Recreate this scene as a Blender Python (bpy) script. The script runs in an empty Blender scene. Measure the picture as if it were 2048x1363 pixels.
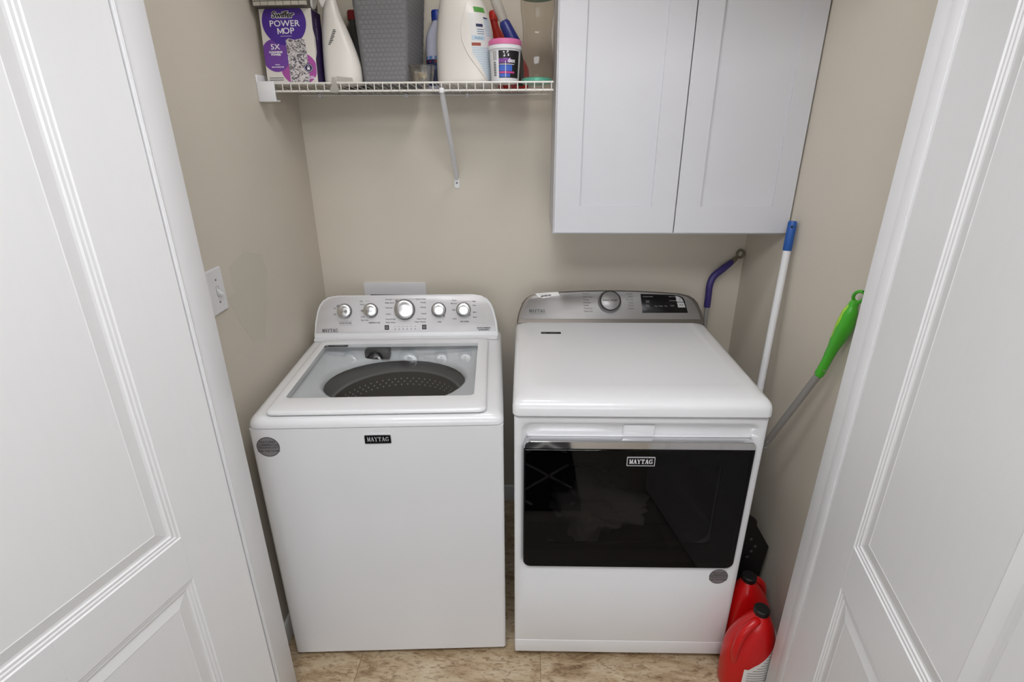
import bpy, bmesh, math, random
from mathutils import Vector, Matrix, noise
random.seed(7)
SC = bpy.context.scene
COL = SC.collection
R = math.radians
PI = math.pi

# ------------------------------------------------------------------ camera
CAM_Z = 1.6608
def make_camera(f_px=1076.1, pitch=R(22.2346), yaw=R(1.7021), roll=R(-0.2127)):
    c, s, ca, sa, cr, sr = math.cos(yaw), math.sin(yaw), math.cos(pitch), math.sin(pitch), math.cos(roll), math.sin(roll)
    R0 = Vector((c, s, 0)); F = Vector((-s*ca, c*ca, -sa)); U = Vector((-s*sa, c*sa, ca))
    right = cr*R0 + sr*U; up = cr*U - sr*R0
    cam = bpy.data.cameras.new('camera'); cam.sensor_fit = 'HORIZONTAL'; cam.sensor_width = 36
    cam.lens = f_px*36/2048; cam.clip_start = .02
    o = bpy.data.objects.new('camera', cam); COL.objects.link(o)
    m = Matrix.Identity(4)
    for i in range(3):
        m[i][0] = right[i]; m[i][1] = up[i]; m[i][2] = -F[i]
    m[2][3] = CAM_Z
    o.matrix_world = m
    SC.camera = o
make_camera()
# ------------------------------------------------------------------ light and exposure
W = bpy.data.worlds.new('world'); SC.world = W; W.use_nodes = True
W.node_tree.nodes['Background'].inputs[0].default_value = (.9, .95, 1, 1)
W.node_tree.nodes['Background'].inputs[1].default_value = .4
VS = SC.view_settings
VS.view_transform = 'Standard'; VS.look = 'None'; VS.gamma = 1; VS.use_curve_mapping = False
VS.exposure = 0.0
FILL_WINDOW_POWER = 3.6      # glow of the unseen window added behind the camera as frontal fill
BOUNCE_PANEL_POWER = 11.2       # unseen room lamp, widened into a panel to imitate bounced flash

CLOSET_POWER = 24.0     # small dome lamp on the closet ceiling

# ------------------------------------------------------------------ materials
def lin(c):
    return tuple(((v/255)/12.92 if v/255 <= .04045 else ((v/255+.055)/1.055)**2.4) for v in c) + (1,)
MATS = {}
def mat(name, col, rough=.5, metal=0, bump=None, var=None, coat=0, stretch=(1,1,1), spec=.5, aniso=0):
    """col sRGB 0-255; bump=(scale,strength,distance); var=(scale,amount)"""
    if name in MATS: return MATS[name]
    m = bpy.data.materials.new(name); m.use_nodes = True; MATS[name] = m
    nt = m.node_tree; b = nt.nodes['Principled BSDF']; L = nt.links
    b.inputs['Base Color'].default_value = lin(col)
    b.inputs['Roughness'].default_value = rough; b.inputs['Metallic'].default_value = metal
    b.inputs['Specular IOR Level'].default_value = spec
    b.inputs['Coat Weight'].default_value = coat; b.inputs['Coat Roughness'].default_value = .1
    tc = nt.nodes.new('ShaderNodeTexCoord'); mp = nt.nodes.new('ShaderNodeMapping')
    mp.inputs['Scale'].default_value = stretch
    L.new(tc.outputs['Object'], mp.inputs['Vector'])
    v = var or (8, .01)
    n = nt.nodes.new('ShaderNodeTexNoise'); n.inputs['Scale'].default_value = v[0]; n.inputs['Detail'].default_value = 4
    L.new(mp.outputs[0], n.inputs['Vector'])
    mr = nt.nodes.new('ShaderNodeMapRange'); mr.inputs[1].default_value = .3; mr.inputs[2].default_value = .7
    mr.inputs[3].default_value = 1-v[1]; mr.inputs[4].default_value = 1+v[1]
    L.new(n.outputs['Fac'], mr.inputs[0])
    mx = nt.nodes.new('ShaderNodeVectorMath'); mx.operation = 'SCALE'
    mx.inputs[0].default_value = lin(col)[:3]
    L.new(mr.outputs[0], mx.inputs['Scale']); L.new(mx.outputs[0], b.inputs['Base Color'])
    if bump:
        n2 = nt.nodes.new('ShaderNodeTexNoise'); n2.inputs['Scale'].default_value = bump[0]; n2.inputs['Detail'].default_value = 3
        L.new(mp.outputs[0], n2.inputs['Vector'])
        bp = nt.nodes.new('ShaderNodeBump'); bp.inputs['Strength'].default_value = bump[1]; bp.inputs['Distance'].default_value = bump[2]
        L.new(n2.outputs['Fac'], bp.inputs['Height']); L.new(bp.outputs[0], b.inputs['Normal'])
    if aniso:
        b.inputs['Anisotropic'].default_value = aniso
        t = nt.nodes.new('ShaderNodeTangent'); t.direction_type = 'RADIAL'; t.axis = 'Z'
        L.new(t.outputs[0], b.inputs['Tangent'])
    return m
def clear(name, tint, gloss_rough=.03, ior=1.45, haze=0):
    """thin clear sheet: tinted see-through with a surface reflection"""
    m = bpy.data.materials.new(name); m.use_nodes = True; MATS[name] = m
    nt = m.node_tree; nt.nodes.clear(); L = nt.links
    o = nt.nodes.new('ShaderNodeOutputMaterial'); mix = nt.nodes.new('ShaderNodeMixShader')
    t = nt.nodes.new('ShaderNodeBsdfTransparent'); g = nt.nodes.new('ShaderNodeBsdfGlossy'); fr = nt.nodes.new('ShaderNodeFresnel')
    t.inputs[0].default_value = lin(tint); g.inputs['Roughness'].default_value = gloss_rough; fr.inputs[0].default_value = ior
    ge = nt.nodes.new('ShaderNodeNewGeometry'); sub = nt.nodes.new('ShaderNodeMath'); sub.operation = 'SUBTRACT'; sub.inputs[0].default_value = 1
    mul = nt.nodes.new('ShaderNodeMath'); mul.operation = 'MULTIPLY'
    L.new(ge.outputs['Backfacing'], sub.inputs[1]); L.new(sub.outputs[0], mul.inputs[0]); L.new(fr.outputs[0], mul.inputs[1])
    L.new(mul.outputs[0], mix.inputs[0]); L.new(g.outputs[0], mix.inputs[2])
    if haze:
        d = nt.nodes.new('ShaderNodeBsdfDiffuse'); d.inputs[0].default_value = lin((215, 212, 205))
        m2 = nt.nodes.new('ShaderNodeMixShader'); m2.inputs[0].default_value = haze
        L.new(t.outputs[0], m2.inputs[1]); L.new(d.outputs[0], m2.inputs[2]); L.new(m2.outputs[0], mix.inputs[1])
    else:
        L.new(t.outputs[0], mix.inputs[1])
    L.new(mix.outputs[0], o.inputs[0])
    return m
def emit(name, col, strength):
    m = bpy.data.materials.new(name); m.use_nodes = True; MATS[name] = m
    nt = m.node_tree; nt.nodes.clear()
    o = nt.nodes.new('ShaderNodeOutputMaterial'); e = nt.nodes.new('ShaderNodeEmission')
    e.inputs[0].default_value = lin(col); e.inputs[1].default_value = strength
    nt.links.new(e.outputs[0], o.inputs[0]); return m

WALL = mat('wall_paint', (207, 199, 185), .75, bump=(240, .12, .002), var=(3, .02))
CEIL = mat('ceiling_paint', (232, 230, 226), .8)
TRIM = mat('trim_paint', (231, 231, 232), .42, bump=(60, .03, .001))
DOORV = mat('door_paint_vertical_grain', (235, 235, 235), .45, bump=(60, .06, .001), var=(8, .006), stretch=(9, 9, .7))
DOORH = mat('door_paint_level_grain', (235, 235, 235), .45, bump=(60, .16, .001), var=(8, .006), stretch=(.7, 9, 9))
DOORP = mat('door_paint_panel', (235, 235, 235), .45, bump=(60, .06, .001), var=(8, .006), stretch=(9, 9, .7))
CAB = mat('cabinet_paint', (207, 207, 211), .42)
ENAMEL = mat('white_enamel', (226, 226, 227), .22, coat=.3, var=(4, .01))
PLAST = mat('white_plastic', (224, 224, 226), .35)
TUBW = mat('tub_plastic', (214, 216, 218), .4)
GREYM = mat('grey_plastic', (105, 106, 108), .4)
DRUM = mat('drum_steel', (70, 70, 72), .4, .6)
SILVER = mat('brushed_silver', (198, 195, 195), .38, .25, bump=(200, .05, .0005), var=(40, .03), stretch=(.4, 1, 18))
SILVERD = mat('brushed_grey_silver', (140, 138, 137), .36, .5, bump=(200, .05, .0005), var=(40, .03), stretch=(.4, 1, 18))
BRONZE = mat('dark_silver_trim', (100, 94, 88), .35, .5)
KNOBF = mat('turned_steel', (225, 225, 226), .22, 1, aniso=.85)
CHROME = mat('chrome', (215, 215, 217), .06, 1)
STEEL = mat('pole_aluminium', (168, 166, 163), .35, .35)
BLACK = mat('black_print', (22, 22, 23), .5)
BLACKG = mat('black_gloss', (12, 12, 13), .2, spec=.25)
BLACKP = mat('black_plastic', (14, 14, 14), .5)
DGREY = mat('dark_grey_print', (78, 77, 78), .5)
MGREY = mat('mid_grey_print', (128, 126, 126), .5)
LGREY = mat('light_grey_print', (176, 175, 176), .45)
STICK = mat('sticker_silver', (140, 138, 138), .4, .3)
WHITEP = mat('white_print', (232, 230, 232), .5)
PAPER = mat('paper_white', (226, 224, 220), .7)
GLASS = clear('lid_glass', (249, 250, 250))
DGLASS = clear('smoked_glass', (167, 166, 166), .02, 1.35)
CLEARP = clear('clear_plastic', (236, 232, 226), .05, 1.4, .03)

# ------------------------------------------------------------------ mesh helpers
def NB(): return bmesh.new()
def add_loft(bm, rings, cap0=True, cap1=True, closed=True):
    V = [[bm.verts.new(p) for p in r] for r in rings]
    n = len(V[0])
    for a, b in zip(V, V[1:]):
        for i in range(n if closed else n-1):
            j = (i+1) % n
            try: bm.faces.new((a[i], a[j], b[j], b[i]))
            except ValueError: pass
    if cap0: bm.faces.new(V[0][::-1])
    if cap1: bm.faces.new(V[-1])
    return V
def rr(cx, cy, hx, hy, r, n=8):
    """rounded rectangle as 2D points, 4*n of them, counter-clockwise"""
    r = min(r, hx-1e-5, hy-1e-5); out = []
    for k, (sx, sy) in enumerate(((1, 1), (-1, 1), (-1, -1), (1, -1))):
        for i in range(n):
            a = PI/2*k + PI/2*i/(n-1)
            out.append((cx+sx*(hx-r)+r*math.cos(a), cy+sy*(hy-r)+r*math.sin(a)))
    return out
def circ(cx, cy, rx, ry=None, n=32, a0=0):
    ry = ry or rx
    return [(cx+rx*math.cos(a0+2*PI*i/n), cy+ry*math.sin(a0+2*PI*i/n)) for i in range(n)]
def zr(pts, z): return [(x, y, z) for x, y in pts]
def yr(pts, y): return [(x, y, z) for x, z in pts]
def add_box(bm, lo, hi, bev=0, seg=2):
    lo, hi = Vector(lo), Vector(hi)
    if bev <= 0:
        c = (lo+hi)/2; d = hi-lo
        bmesh.ops.create_cube(bm, size=1, matrix=Matrix.Translation(c) @ Matrix.Diagonal((*d, 1)))
        return
    t = bmesh.new(); add_box(t, lo, hi)
    bmesh.ops.bevel(t, geom=t.edges[:], offset=bev, segments=seg, profile=.5, affect='EDGES')
    me = bpy.data.meshes.new('t'); t.to_mesh(me); t.free(); bm.from_mesh(me); bpy.data.meshes.remove(me)
def add_tube(bm, pts, rad, n=10, caps=True):
    pts = [Vector(p) for p in pts]
    if not hasattr(rad, '__len__'): rad = [rad]*len(pts)
    t0 = (pts[1]-pts[0]).normalized()
    ref = Vector((0, 0, 1)) if abs(t0.z) < .9 else Vector((1, 0, 0))
    u = t0.cross(ref).normalized(); rings = []
    for i, p in enumerate(pts):
        t = (pts[min(i+1, len(pts)-1)]-pts[max(i-1, 0)]).normalized()
        u = (u-t*u.dot(t)).normalized(); v = t.cross(u)
        rings.append([p+rad[i]*(math.cos(2*PI*k/n)*u+math.sin(2*PI*k/n)*v) for k in range(n)])
    add_loft(bm, rings, caps, caps)
def add_lathe(bm, prof, n=32, c=(0, 0), caps=True):
    add_loft(bm, [zr(circ(c[0], c[1], max(r, 1e-4), n=n), z) for r, z in prof], caps, caps)
def add_prism(bm, poly, f0, f1):
    """poly 2D; f0,f1 map a 2D point to 3D for the two ends"""
    add_loft(bm, [[f0(*p) for p in poly], [f1(*p) for p in poly]])
def add_ring(bm, outer, inner, z0, z1, m=lambda x, y, z: (x, y, z)):
    """frame between two loops with the same count"""
    rings = [[m(*p, z0) for p in outer], [m(*p, z1) for p in outer], [m(*p, z1) for p in inner], [m(*p, z0) for p in inner]]
    rings.append(rings[0])
    V = [[bm.verts.new(p) for p in r] for r in rings[:4]]; n = len(outer)
    for a, b in zip(V, V[1:]+V[:1]):
        for i in range(n):
            j = (i+1) % n
            bm.faces.new((a[i], a[j], b[j], b[i]))
def add_flat(bm, poly, z=0):
    bm.faces.new([bm.verts.new((x, y, z)) for x, y in poly])
def rect(x0, y0, x1, y1): return [(x0, y0), (x1, y0), (x1, y1), (x0, y1)]
def obj(name, bm, m, parent=None, mx=None, sharp=35, smooth=True, fix=True):
    if fix: bmesh.ops.recalc_face_normals(bm, faces=bm.faces[:])
    me = bpy.data.meshes.new(name); bm.to_mesh(me); bm.free()
    me.materials.append(m)
    if smooth and len(me.polygons):
        me.polygons.foreach_set('use_smooth', [True]*len(me.polygons))
        me.set_sharp_from_angle(angle=R(sharp))
    o = bpy.data.objects.new(name, me); COL.objects.link(o)
    o.parent = parent
    if mx is not None: o.matrix_local = mx
    return o
def tag(o, label=None, cat=None, group=None, kind=None):
    if label: o['label'] = label
    if cat: o['category'] = cat
    if group: o['group'] = group
    if kind: o['kind'] = kind
    return o
def thing(name, label, cat, loc=(0, 0, 0), rz=0, rx=0, group=None):
    o = bpy.data.objects.new(name, None); COL.objects.link(o); o.empty_display_size = .05
    o.location = loc; o.rotation_euler = (rx, 0, rz)
    return tag(o, label, cat, group)
def struct(name, bm, m, label=None, parent=None, **k):
    o = obj(name, bm, m, parent, **k)
    if parent is None: tag(o, label, None, None, 'structure')
    return o
def frame(o, ex, ey, ez):
    m = Matrix.Identity(4)
    for i in range(3):
        m[i][0] = ex[i]; m[i][1] = ey[i]; m[i][2] = ez[i]; m[i][3] = o[i]
    return m
def text_verts(body, size, align='CENTER', offset=0, shear=0, spacing=1):
    cu = bpy.data.curves.new('t', 'FONT'); cu.body = body; cu.size = size; cu.align_x = align; cu.align_y = 'CENTER'
    cu.offset = offset; cu.shear = shear; cu.space_character = spacing; cu.resolution_u = 3
    o = bpy.data.objects.new('t', cu); COL.objects.link(o)
    dg = bpy.context.evaluated_depsgraph_get(); dg.update()
    me = bpy.data.meshes.new_from_object(o.evaluated_get(dg))
    vs = [tuple(v.co) for v in me.vertices]; fs = [tuple(p.vertices) for p in me.polygons]
    bpy.data.objects.remove(o); bpy.data.curves.remove(cu); bpy.data.meshes.remove(me)
    return vs, fs
def add_text(bm, body, size, x, y, align='CENTER', offset=0, shear=0, z=0, spacing=1, rot=0, fn=None):
    vs, fs = text_verts(body, size, align, offset, shear, spacing)
    c, s = math.cos(rot), math.sin(rot)
    P = [(x+c*a-s*b, y+s*a+c*b, z) for a, b, _ in vs]
    if fn: P = [fn(*p) for p in P]
    V = [bm.verts.new(p) for p in P]
    for f in fs:
        try: bm.faces.new([V[i] for i in f])
        except ValueError: pass
def add_wordmark(bm, w, h, x, y, z=0):
    """slab-serif capitals MAYTAG centred on x,y"""
    gap = .10; n = 6; lw = w/(n+gap*(n-1)); x0 = x-w/2; y0 = y-h/2
    def q(pts, k):
        bm.faces.new([bm.verts.new((x0+k*lw*(1+gap)+px*lw, y0+py*h, z)) for px, py in pts])
    def st(k, ax, ay, bx, by, t): q([(ax-t/2, ay), (ax+t/2, ay), (bx+t/2, by), (bx-t/2, by)], k)
    def bar(k, ax, ay, bx, by): q(rect(ax, ay, bx, by), k)
    st(0, .14, 0, .14, 1, .12); st(0, .2, 1, .5, .05, .22); st(0, .5, .05, .82, 1, .12); st(0, .86, 0, .86, 1, .24)
    bar(0, 0, 0, .3, .1); bar(0, .68, 0, 1.04, .1); bar(0, 0, .9, .26, 1); bar(0, .76, .9, 1.04, 1)
    for k in (1, 4):
        st(k, .14, 0, .48, 1, .12); st(k, .84, 0, .5, 1, .26); bar(k, .28, .28, .7, .38); bar(k, -.02, 0, .32, .1); bar(k, .6, 0, 1.02, .1)
    st(2, .5, .42, .14, 1, .26); st(2, .5, .42, .86, 1, .12); bar(2, .38, 0, .62, .5); bar(2, .22, 0, .78, .1); bar(2, -.02, .9, .34, 1); bar(2, .68, .9, 1.02, 1)
    bar(3, .38, 0, .62, 1); bar(3, .02, .88, .98, 1); bar(3, .02, .66, .12, 1); bar(3, .88, .66, .98, 1); bar(3, .24, 0, .76, .1)
    for i in range(12):
        a0, a1 = R(40+i*23), R(40+(i+1)*23)
        if i > 10: break
        q([(.5+.5*math.cos(a0), .5+.5*math.sin(a0)), (.5+.5*math.cos(a1), .5+.5*math.sin(a1)), (.5+.27*math.cos(a1), .5+.38*math.sin(a1)), (.5+.27*math.cos(a0), .5+.38*math.sin(a0))], 5)
    bar(5, .74, .05, .96, .48); bar(5, .56, .4, 1.02, .5); bar(5, .82, .7, .92, 1)

# ------------------------------------------------------------------ the closet shell
XL, XR, YB = -.82, .837, 2.077          # closet walls
YF0, YF1 = 1.055, 1.143                 # wall with the door opening, room side / closet side
JL, JR = -.7155, .7315                  # jamb faces
HEAD = 2.14; CEILZ = 2.50
def wallbox(name, lo, hi, label, m=WALL):
    b = NB(); add_box(b, lo, hi); return struct(name, b, m, label, smooth=False)
wallbox('wall_back', (XL-.1, YB, 0), (XR+.1, YB+.1, CEILZ), 'beige painted back wall of the laundry closet')
wl = wallbox('wall_left', (XL-.1, YF1, 0), (XL, YB, CEILZ), 'beige painted left side wall of the closet')
wallbox('wall_right', (XR, YF1, 0), (XR+.1, YB, CEILZ), 'beige painted right side wall of the closet')
# patch of a slightly different paint on the left wall
PATCH = mat('paint_patch', (201, 195, 180), .75, bump=(240, .12, .002))
b = NB()
pp = [(1.4227, 1.2894), (1.4864, 1.3072), (1.5191, 1.3127), (1.6168, 1.2827), (1.6325, 1.2263), (1.59, 1.12), (1.5389, 1.0277), (1.47, 1.05), (1.422, 1.1323), (1.3852, 1.2144), (1.428, 1.218)]
add_prism(b, pp, lambda y, z: (XL-.002, y, z), lambda y, z: (XL+.0004, y, z))
obj('paint_patch', b, PATCH, wl, smooth=False)
# front wall of the closet: returns and header, closed towards the room
RX0, RX1, RY0 = -2.1, 2.1, -2.9
wallbox('wall_front_left', (RX0, YF0+.004, 0), (JL-.02, YF1, CEILZ), 'beige wall return left of the closet opening')
wallbox('wall_front_right', (JR+.02, YF0+.004, 0), (RX1, YF1, CEILZ), 'beige wall return right of the closet opening')
wallbox('wall_front_header', (JL-.02, YF0+.004, HEAD+.02), (JR+.02, YF1, CEILZ), 'beige wall above the closet opening')
b = NB(); add_box(b, (JL-.02, YF0, 0), (JL, YF1+.001, HEAD+.02), .0015); add_box(b, (JL, 1.0585, 0), (JL+.0012, 1.0625, HEAD), 0)
struct('trim_1', b, TRIM, 'white painted door jamb on the left of the closet opening')
b = NB(); add_box(b, (JR, YF0, 0), (JR+.02, YF1+.001, HEAD+.02), .0015); add_box(b, (JR-.0018, 1.071, 0), (JR, 1.101, HEAD), .0006)
struct('trim_2', b, TRIM, 'white painted door jamb on the right of the closet opening')
b = NB(); add_box(b, (JL, YF0, HEAD), (JR, YF1+.001, HEAD+.02), .001)
struct('trim_3', b, TRIM, 'white painted head jamb above the closet opening')
# ceiling and floors
b = NB(); add_box(b, (RX0-.1, RY0-.1, CEILZ), (RX1+.1, YB+.1, CEILZ+.1)); struct('ceiling', b, CEIL, 'white ceiling', smooth=False)
# floor of the closet: stone-look tiles on a thin bed
def stone():
    m = bpy.data.materials.new('travertine_tile'); m.use_nodes = True; nt = m.node_tree; L = nt.links; bs = nt.nodes['Principled BSDF']
    tc = nt.nodes.new('ShaderNodeTexCoord'); oi = nt.nodes.new('ShaderNodeObjectInfo'); mp = nt.nodes.new('ShaderNodeMapping')
    ad = nt.nodes.new('ShaderNodeVectorMath'); ad.operation = 'ADD'
    sc = nt.nodes.new('ShaderNodeVectorMath'); sc.operation = 'SCALE'; sc.inputs[0].default_value = (13, 7, 5)
    L.new(oi.outputs['Random'], sc.inputs['Scale']); L.new(tc.outputs['Object'], ad.inputs[0]); L.new(sc.outputs[0], ad.inputs[1])
    L.new(ad.outputs[0], mp.inputs['Vector']); mp.inputs['Scale'].default_value = (1, 3.2, 1)
    n = nt.nodes.new('ShaderNodeTexNoise'); n.inputs['Scale'].default_value = 5; n.inputs['Detail'].default_value = 9; n.inputs['Roughness'].default_value = .68; n.inputs['Distortion'].default_value = .9
    n2 = nt.nodes.new('ShaderNodeTexNoise'); n2.inputs['Scale'].default_value = 26; n2.inputs['Detail'].default_value = 6; n2.inputs['Roughness'].default_value = .7; n2.inputs['Distortion'].default_value = 1.5
    L.new(mp.outputs[0], n.inputs['Vector']); L.new(mp.outputs[0], n2.inputs['Vector'])
    cr = nt.nodes.new('ShaderNodeValToRGB'); e = cr.color_ramp.elements
    e[0].position = .32; e[0].color = lin((132, 106, 78)); e[1].position = .7; e[1].color = lin((208, 192, 166))
    for p, c in ((.42, (172, 148, 116)), (.52, (190, 169, 138)), (.6, (199, 181, 152))):
        k = cr.color_ramp.elements.new(p); k.color = lin(c)
    L.new(n.outputs['Fac'], cr.inputs[0])
    cr2 = nt.nodes.new('ShaderNodeValToRGB'); e = cr2.color_ramp.elements
    e[0].position = .36; e[0].color = lin((150, 118, 92)); e[1].position = .5; e[1].color = (1, 1, 1, 1)
    L.new(n2.outputs['Fac'], cr2.inputs[0])
    mx = nt.nodes.new('ShaderNodeMix'); mx.data_type = 'RGBA'; mx.blend_type = 'MULTIPLY'; mx.inputs[0].default_value = .75
    L.new(cr.outputs[0], mx.inputs[6]); L.new(cr2.outputs[0], mx.inputs[7]); L.new(mx.outputs[2], bs.inputs['Base Color'])
    bs.inputs['Roughness'].default_value = .42
    bp = nt.nodes.new('ShaderNodeBump'); bp.inputs['Strength'].default_value = .15; bp.inputs['Distance'].default_value = .002
    L.new(n.outputs['Fac'], bp.inputs['Height']); L.new(bp.outputs[0], bs.inputs['Normal'])
    return m
STONE = stone()
GROUT = mat('grout', (168, 146, 116), .8)
b = NB(); add_box(b, (XL-.1, YF0-.03, -.08), (XR+.1, YB+.05, -.0035)); fl = struct('floor', b, GROUT, 'beige stone-look tile floor of the closet', smooth=False)
T = .5985; tile_me = None
for i in range(-1, 3):
    for j in range(0, 2):
        x0 = -.5455 + (i-1)*T + T*0; y0 = YF0-.03 + j*T
        cx0, cx1 = max(x0, XL-.02), min(x0+T, XR+.02); cy0, cy1 = y0, min(y0+T, YB+.02)
        if cx1-cx0 < .02: continue
        b = NB(); add_box(b, (-(cx1-cx0)/2+.0006, -(cy1-cy0)/2+.0006, -.0045), ((cx1-cx0)/2-.0006, (cy1-cy0)/2-.0006, 0), .0008, 1)
        o = obj('tile', b, STONE, fl); o.location = ((cx0+cx1)/2, (cy0+cy1)/2, 0)
# room behind the camera
def planks():
    m = bpy.data.materials.new('room_plank_floor'); m.use_nodes = True; nt = m.node_tree; L = nt.links; bs = nt.nodes['Principled BSDF']
    tc = nt.nodes.new('ShaderNodeTexCoord'); br = nt.nodes.new('ShaderNodeTexBrick'); L.new(tc.outputs['Object'], br.inputs['Vector'])
    br.inputs['Scale'].default_value = 1; br.inputs['Brick Width'].default_value = 1.2; br.inputs['Row Height'].default_value = .15; br.inputs['Mortar Size'].default_value = .002
    br.inputs['Color1'].default_value = lin((176, 164, 150)); br.inputs['Color2'].default_value = lin((160, 148, 134)); br.inputs['Mortar'].default_value = lin((100, 90, 80))
    L.new(br.outputs[0], bs.inputs['Base Color']); bs.inputs['Roughness'].default_value = .45
    return m
b = NB(); add_box(b, (RX0-.1, RY0-.1, -.1), (RX1+.1, YF0-.03, -.0005)); struct('floor_room', b, planks(), 'grey-brown plank floor of the room in front of the closet', smooth=False)
wallbox('wall_room_left', (RX0-.1, RY0, 0), (RX0, YF0+.004, CEILZ), 'light painted left wall of the room')
wallbox('wall_room_right', (RX1, RY0, 0), (RX1+.1, YF0+.004, CEILZ), 'light painted right wall of the room')
WX0, WX1, WZ0, WZ1 = -1.2, 1.2, .7, 2.15
b = NB()
for lo, hi in (((RX0-.1, RY0-.1, 0), (WX0, RY0, CEILZ)), ((WX1, RY0-.1, 0), (RX1+.1, RY0, CEILZ)), ((WX0, RY0-.1, 0), (WX1, RY0, WZ0)), ((WX0, RY0-.1, WZ1), (WX1, RY0, CEILZ))):
    add_box(b, lo, hi)
struct('wall_room_rear', b, WALL, 'wall behind the camera with a wide added window', smooth=False)
b = NB(); add_ring(b, rr(0, (WZ0+WZ1)/2, (WX1-WX0)/2, (WZ1-WZ0)/2, .001, 2), rr(0, (WZ0+WZ1)/2, (WX1-WX0)/2-.05, (WZ1-WZ0)/2-.05, .001, 2), RY0-.08, RY0+.015, lambda x, z, y: (x, y, z))
win = struct('fill_window_1', b, TRIM, 'white framed window added as fill light in the wall behind the camera', smooth=False)  # unseen window put in as soft frontal fill; its panes glow
b = NB(); add_box(b, (-.02, RY0-.05, WZ0+.05), (.02, RY0-.01, WZ1-.05)); obj('mullion', b, TRIM, win, smooth=False)
for x0, x1 in ((WX0+.05, -.02), (.02, WX1-.05)):
    b = NB(); add_box(b, (x0, RY0-.045, WZ0+.05), (x1, RY0-.035, WZ1-.05)); obj('fill_pane', b, MATS.get('window_fill_glow') or emit('window_fill_glow', (245, 250, 255), FILL_WINDOW_POWER), win, smooth=False)
lamp = thing('bounce_panel_lamp', 'unseen flat opal panel lamp on the ceiling outside the closet, shaped to imitate bounced flash', 'lamp', (-.1, .05, CEILZ))  # broad panel shape imitates flash bounced off the ceiling
b = NB(); add_ring(b, rr(0, 0, .60, .36, .02, 5), rr(0, 0, .58, .34, .015, 5), -.045, 0); obj('lamp_frame', b, TRIM, lamp)
b = NB(); add_loft(b, [zr(rr(0, 0, .58, .34, .015, 5), -.03), zr(rr(0, 0, .58, .34, .015, 5), -.036)]); obj('diffuser', b, emit('opal_glow', (250, 251, 255), BOUNCE_PANEL_POWER), lamp)
cl = thing('closet_lamp', 'small round dome lamp on the closet ceiling above the washer and dryer', 'lamp', (-.05, 1.29, CEILZ))
b = NB(); add_lathe(b, [(.13, 0), (.135, -.01), (.13, -.02)], 40); obj('lamp_base', b, TRIM, cl)
b = NB(); add_lathe(b, [(.125, -.018), (.12, -.04), (.095, -.06), (.05, -.072), (.002, -.075)], 40); obj('dome', b, emit('dome_glow', (250, 250, 253), CLOSET_POWER), cl)
# baseboards
b = NB(); add_box(b, (XL, YF1, 0), (XL+.012, YB, .085), .003); struct('baseboard_left', b, TRIM, 'white baseboard along the left closet wall')
b = NB(); add_box(b, (XR-.012, YF1, 0), (XR, YB, .085), .003); struct('baseboard_right', b, TRIM, 'white baseboard along the right closet wall')
b = NB(); add_box(b, (XL+.012, YB-.012, 0), (XR-.012, YB, .085), .003); struct('baseboard_back', b, TRIM, 'white baseboard along the closet back wall')

# ------------------------------------------------------------------ the two panelled doors
def make_door(name, H, ang, side, label):
    """origin at the hinge; local x runs from hinge to free edge, local -y faces the viewer"""
    s, c = math.sin(R(ang)), math.cos(R(ang))
    u = Vector((-s, -c, 0)); n = Vector((c, -s, 0))*side        # n = visible face normal
    root = bpy.data.objects.new(name, None); COL.objects.link(root); root.empty_display_size = .1
    root.matrix_world = frame((H[0], H[1], 0), u, -n, (0, 0, 1)) if side > 0 else frame((H[0], H[1], 0), u, -n, (0, 0, 1))
    tag(root, label, None, None, 'structure')
    Wd, Ht, z0, th = .712, 2.125, .012, .035
    A, ST = .0055, .149
    P1, P2 = (.815, 1.985), (.235, .700)                         # panel openings (z)
    def bx(nm, x0, x1, a, bz, m):
        b = NB(); add_box(b, (x0, 0, a), (x1, th, bz), .0006, 1); obj(nm, b, m, root)
    bx('stile', A, ST, z0, Ht, DOORV); bx('stile', Wd-ST, Wd, z0, Ht, DOORV)
    bx('rail', ST, Wd-ST, z0, P2[0], DOORH); [bx('rail', q0, q1, P2[1], P1[0], DOORH) for q0, q1 in (((ST, .4175), (.4175, Wd-ST)) if side > 0 else ((ST, Wd-ST),))]; bx('rail', ST, Wd-ST, P1[1], Ht, DOORH)
    prof = [(0, 0), (.002, .0035), (.008, .0028), (.0105, .0055), (.016, .0048), (.019, .0085), (.024, .0095), (.048, .0030), (.050, .0040), (.051, .0040)]
    prof = [(i_, d_*.68) for i_, d_ in prof]
    for a, bz in (P1, P2):
        b = NB(); rings = []
        for ins, d in prof:
            x0, x1, q0, q1 = ST+ins, Wd-ST-ins, a+ins, bz-ins
            rings.append([(x0, d, q0), (x1, d, q0), (x1, d, q1), (x0, d, q1)])
        back = [(ST, th, a), (Wd-ST, th, a), (Wd-ST, th, bz), (ST, th, bz)]
        add_loft(b, [back]+rings)
        obj('panel', b, DOORP, root, sharp=14)
    for z in (.25, 1.13, 1.85):
        b = NB(); add_tube(b, [(-.004, .012, z-.045), (-.004, .012, z+.045)], .0055, 10)
        add_box(b, (-.003, .012, z-.045), (.0, .034, z+.045)); h = obj('hinge', b, STEEL, root)
    return root
d1 = make_door('door_1', (JL-.0005, 1.0535), 16.0, 1, 'white two-panel door swung open at the left of the closet')
d2 = make_door('door_2', (JR-.0005, 1.0665), 11.0, -1, 'white two-panel door swung open at the right of the closet')

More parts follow.
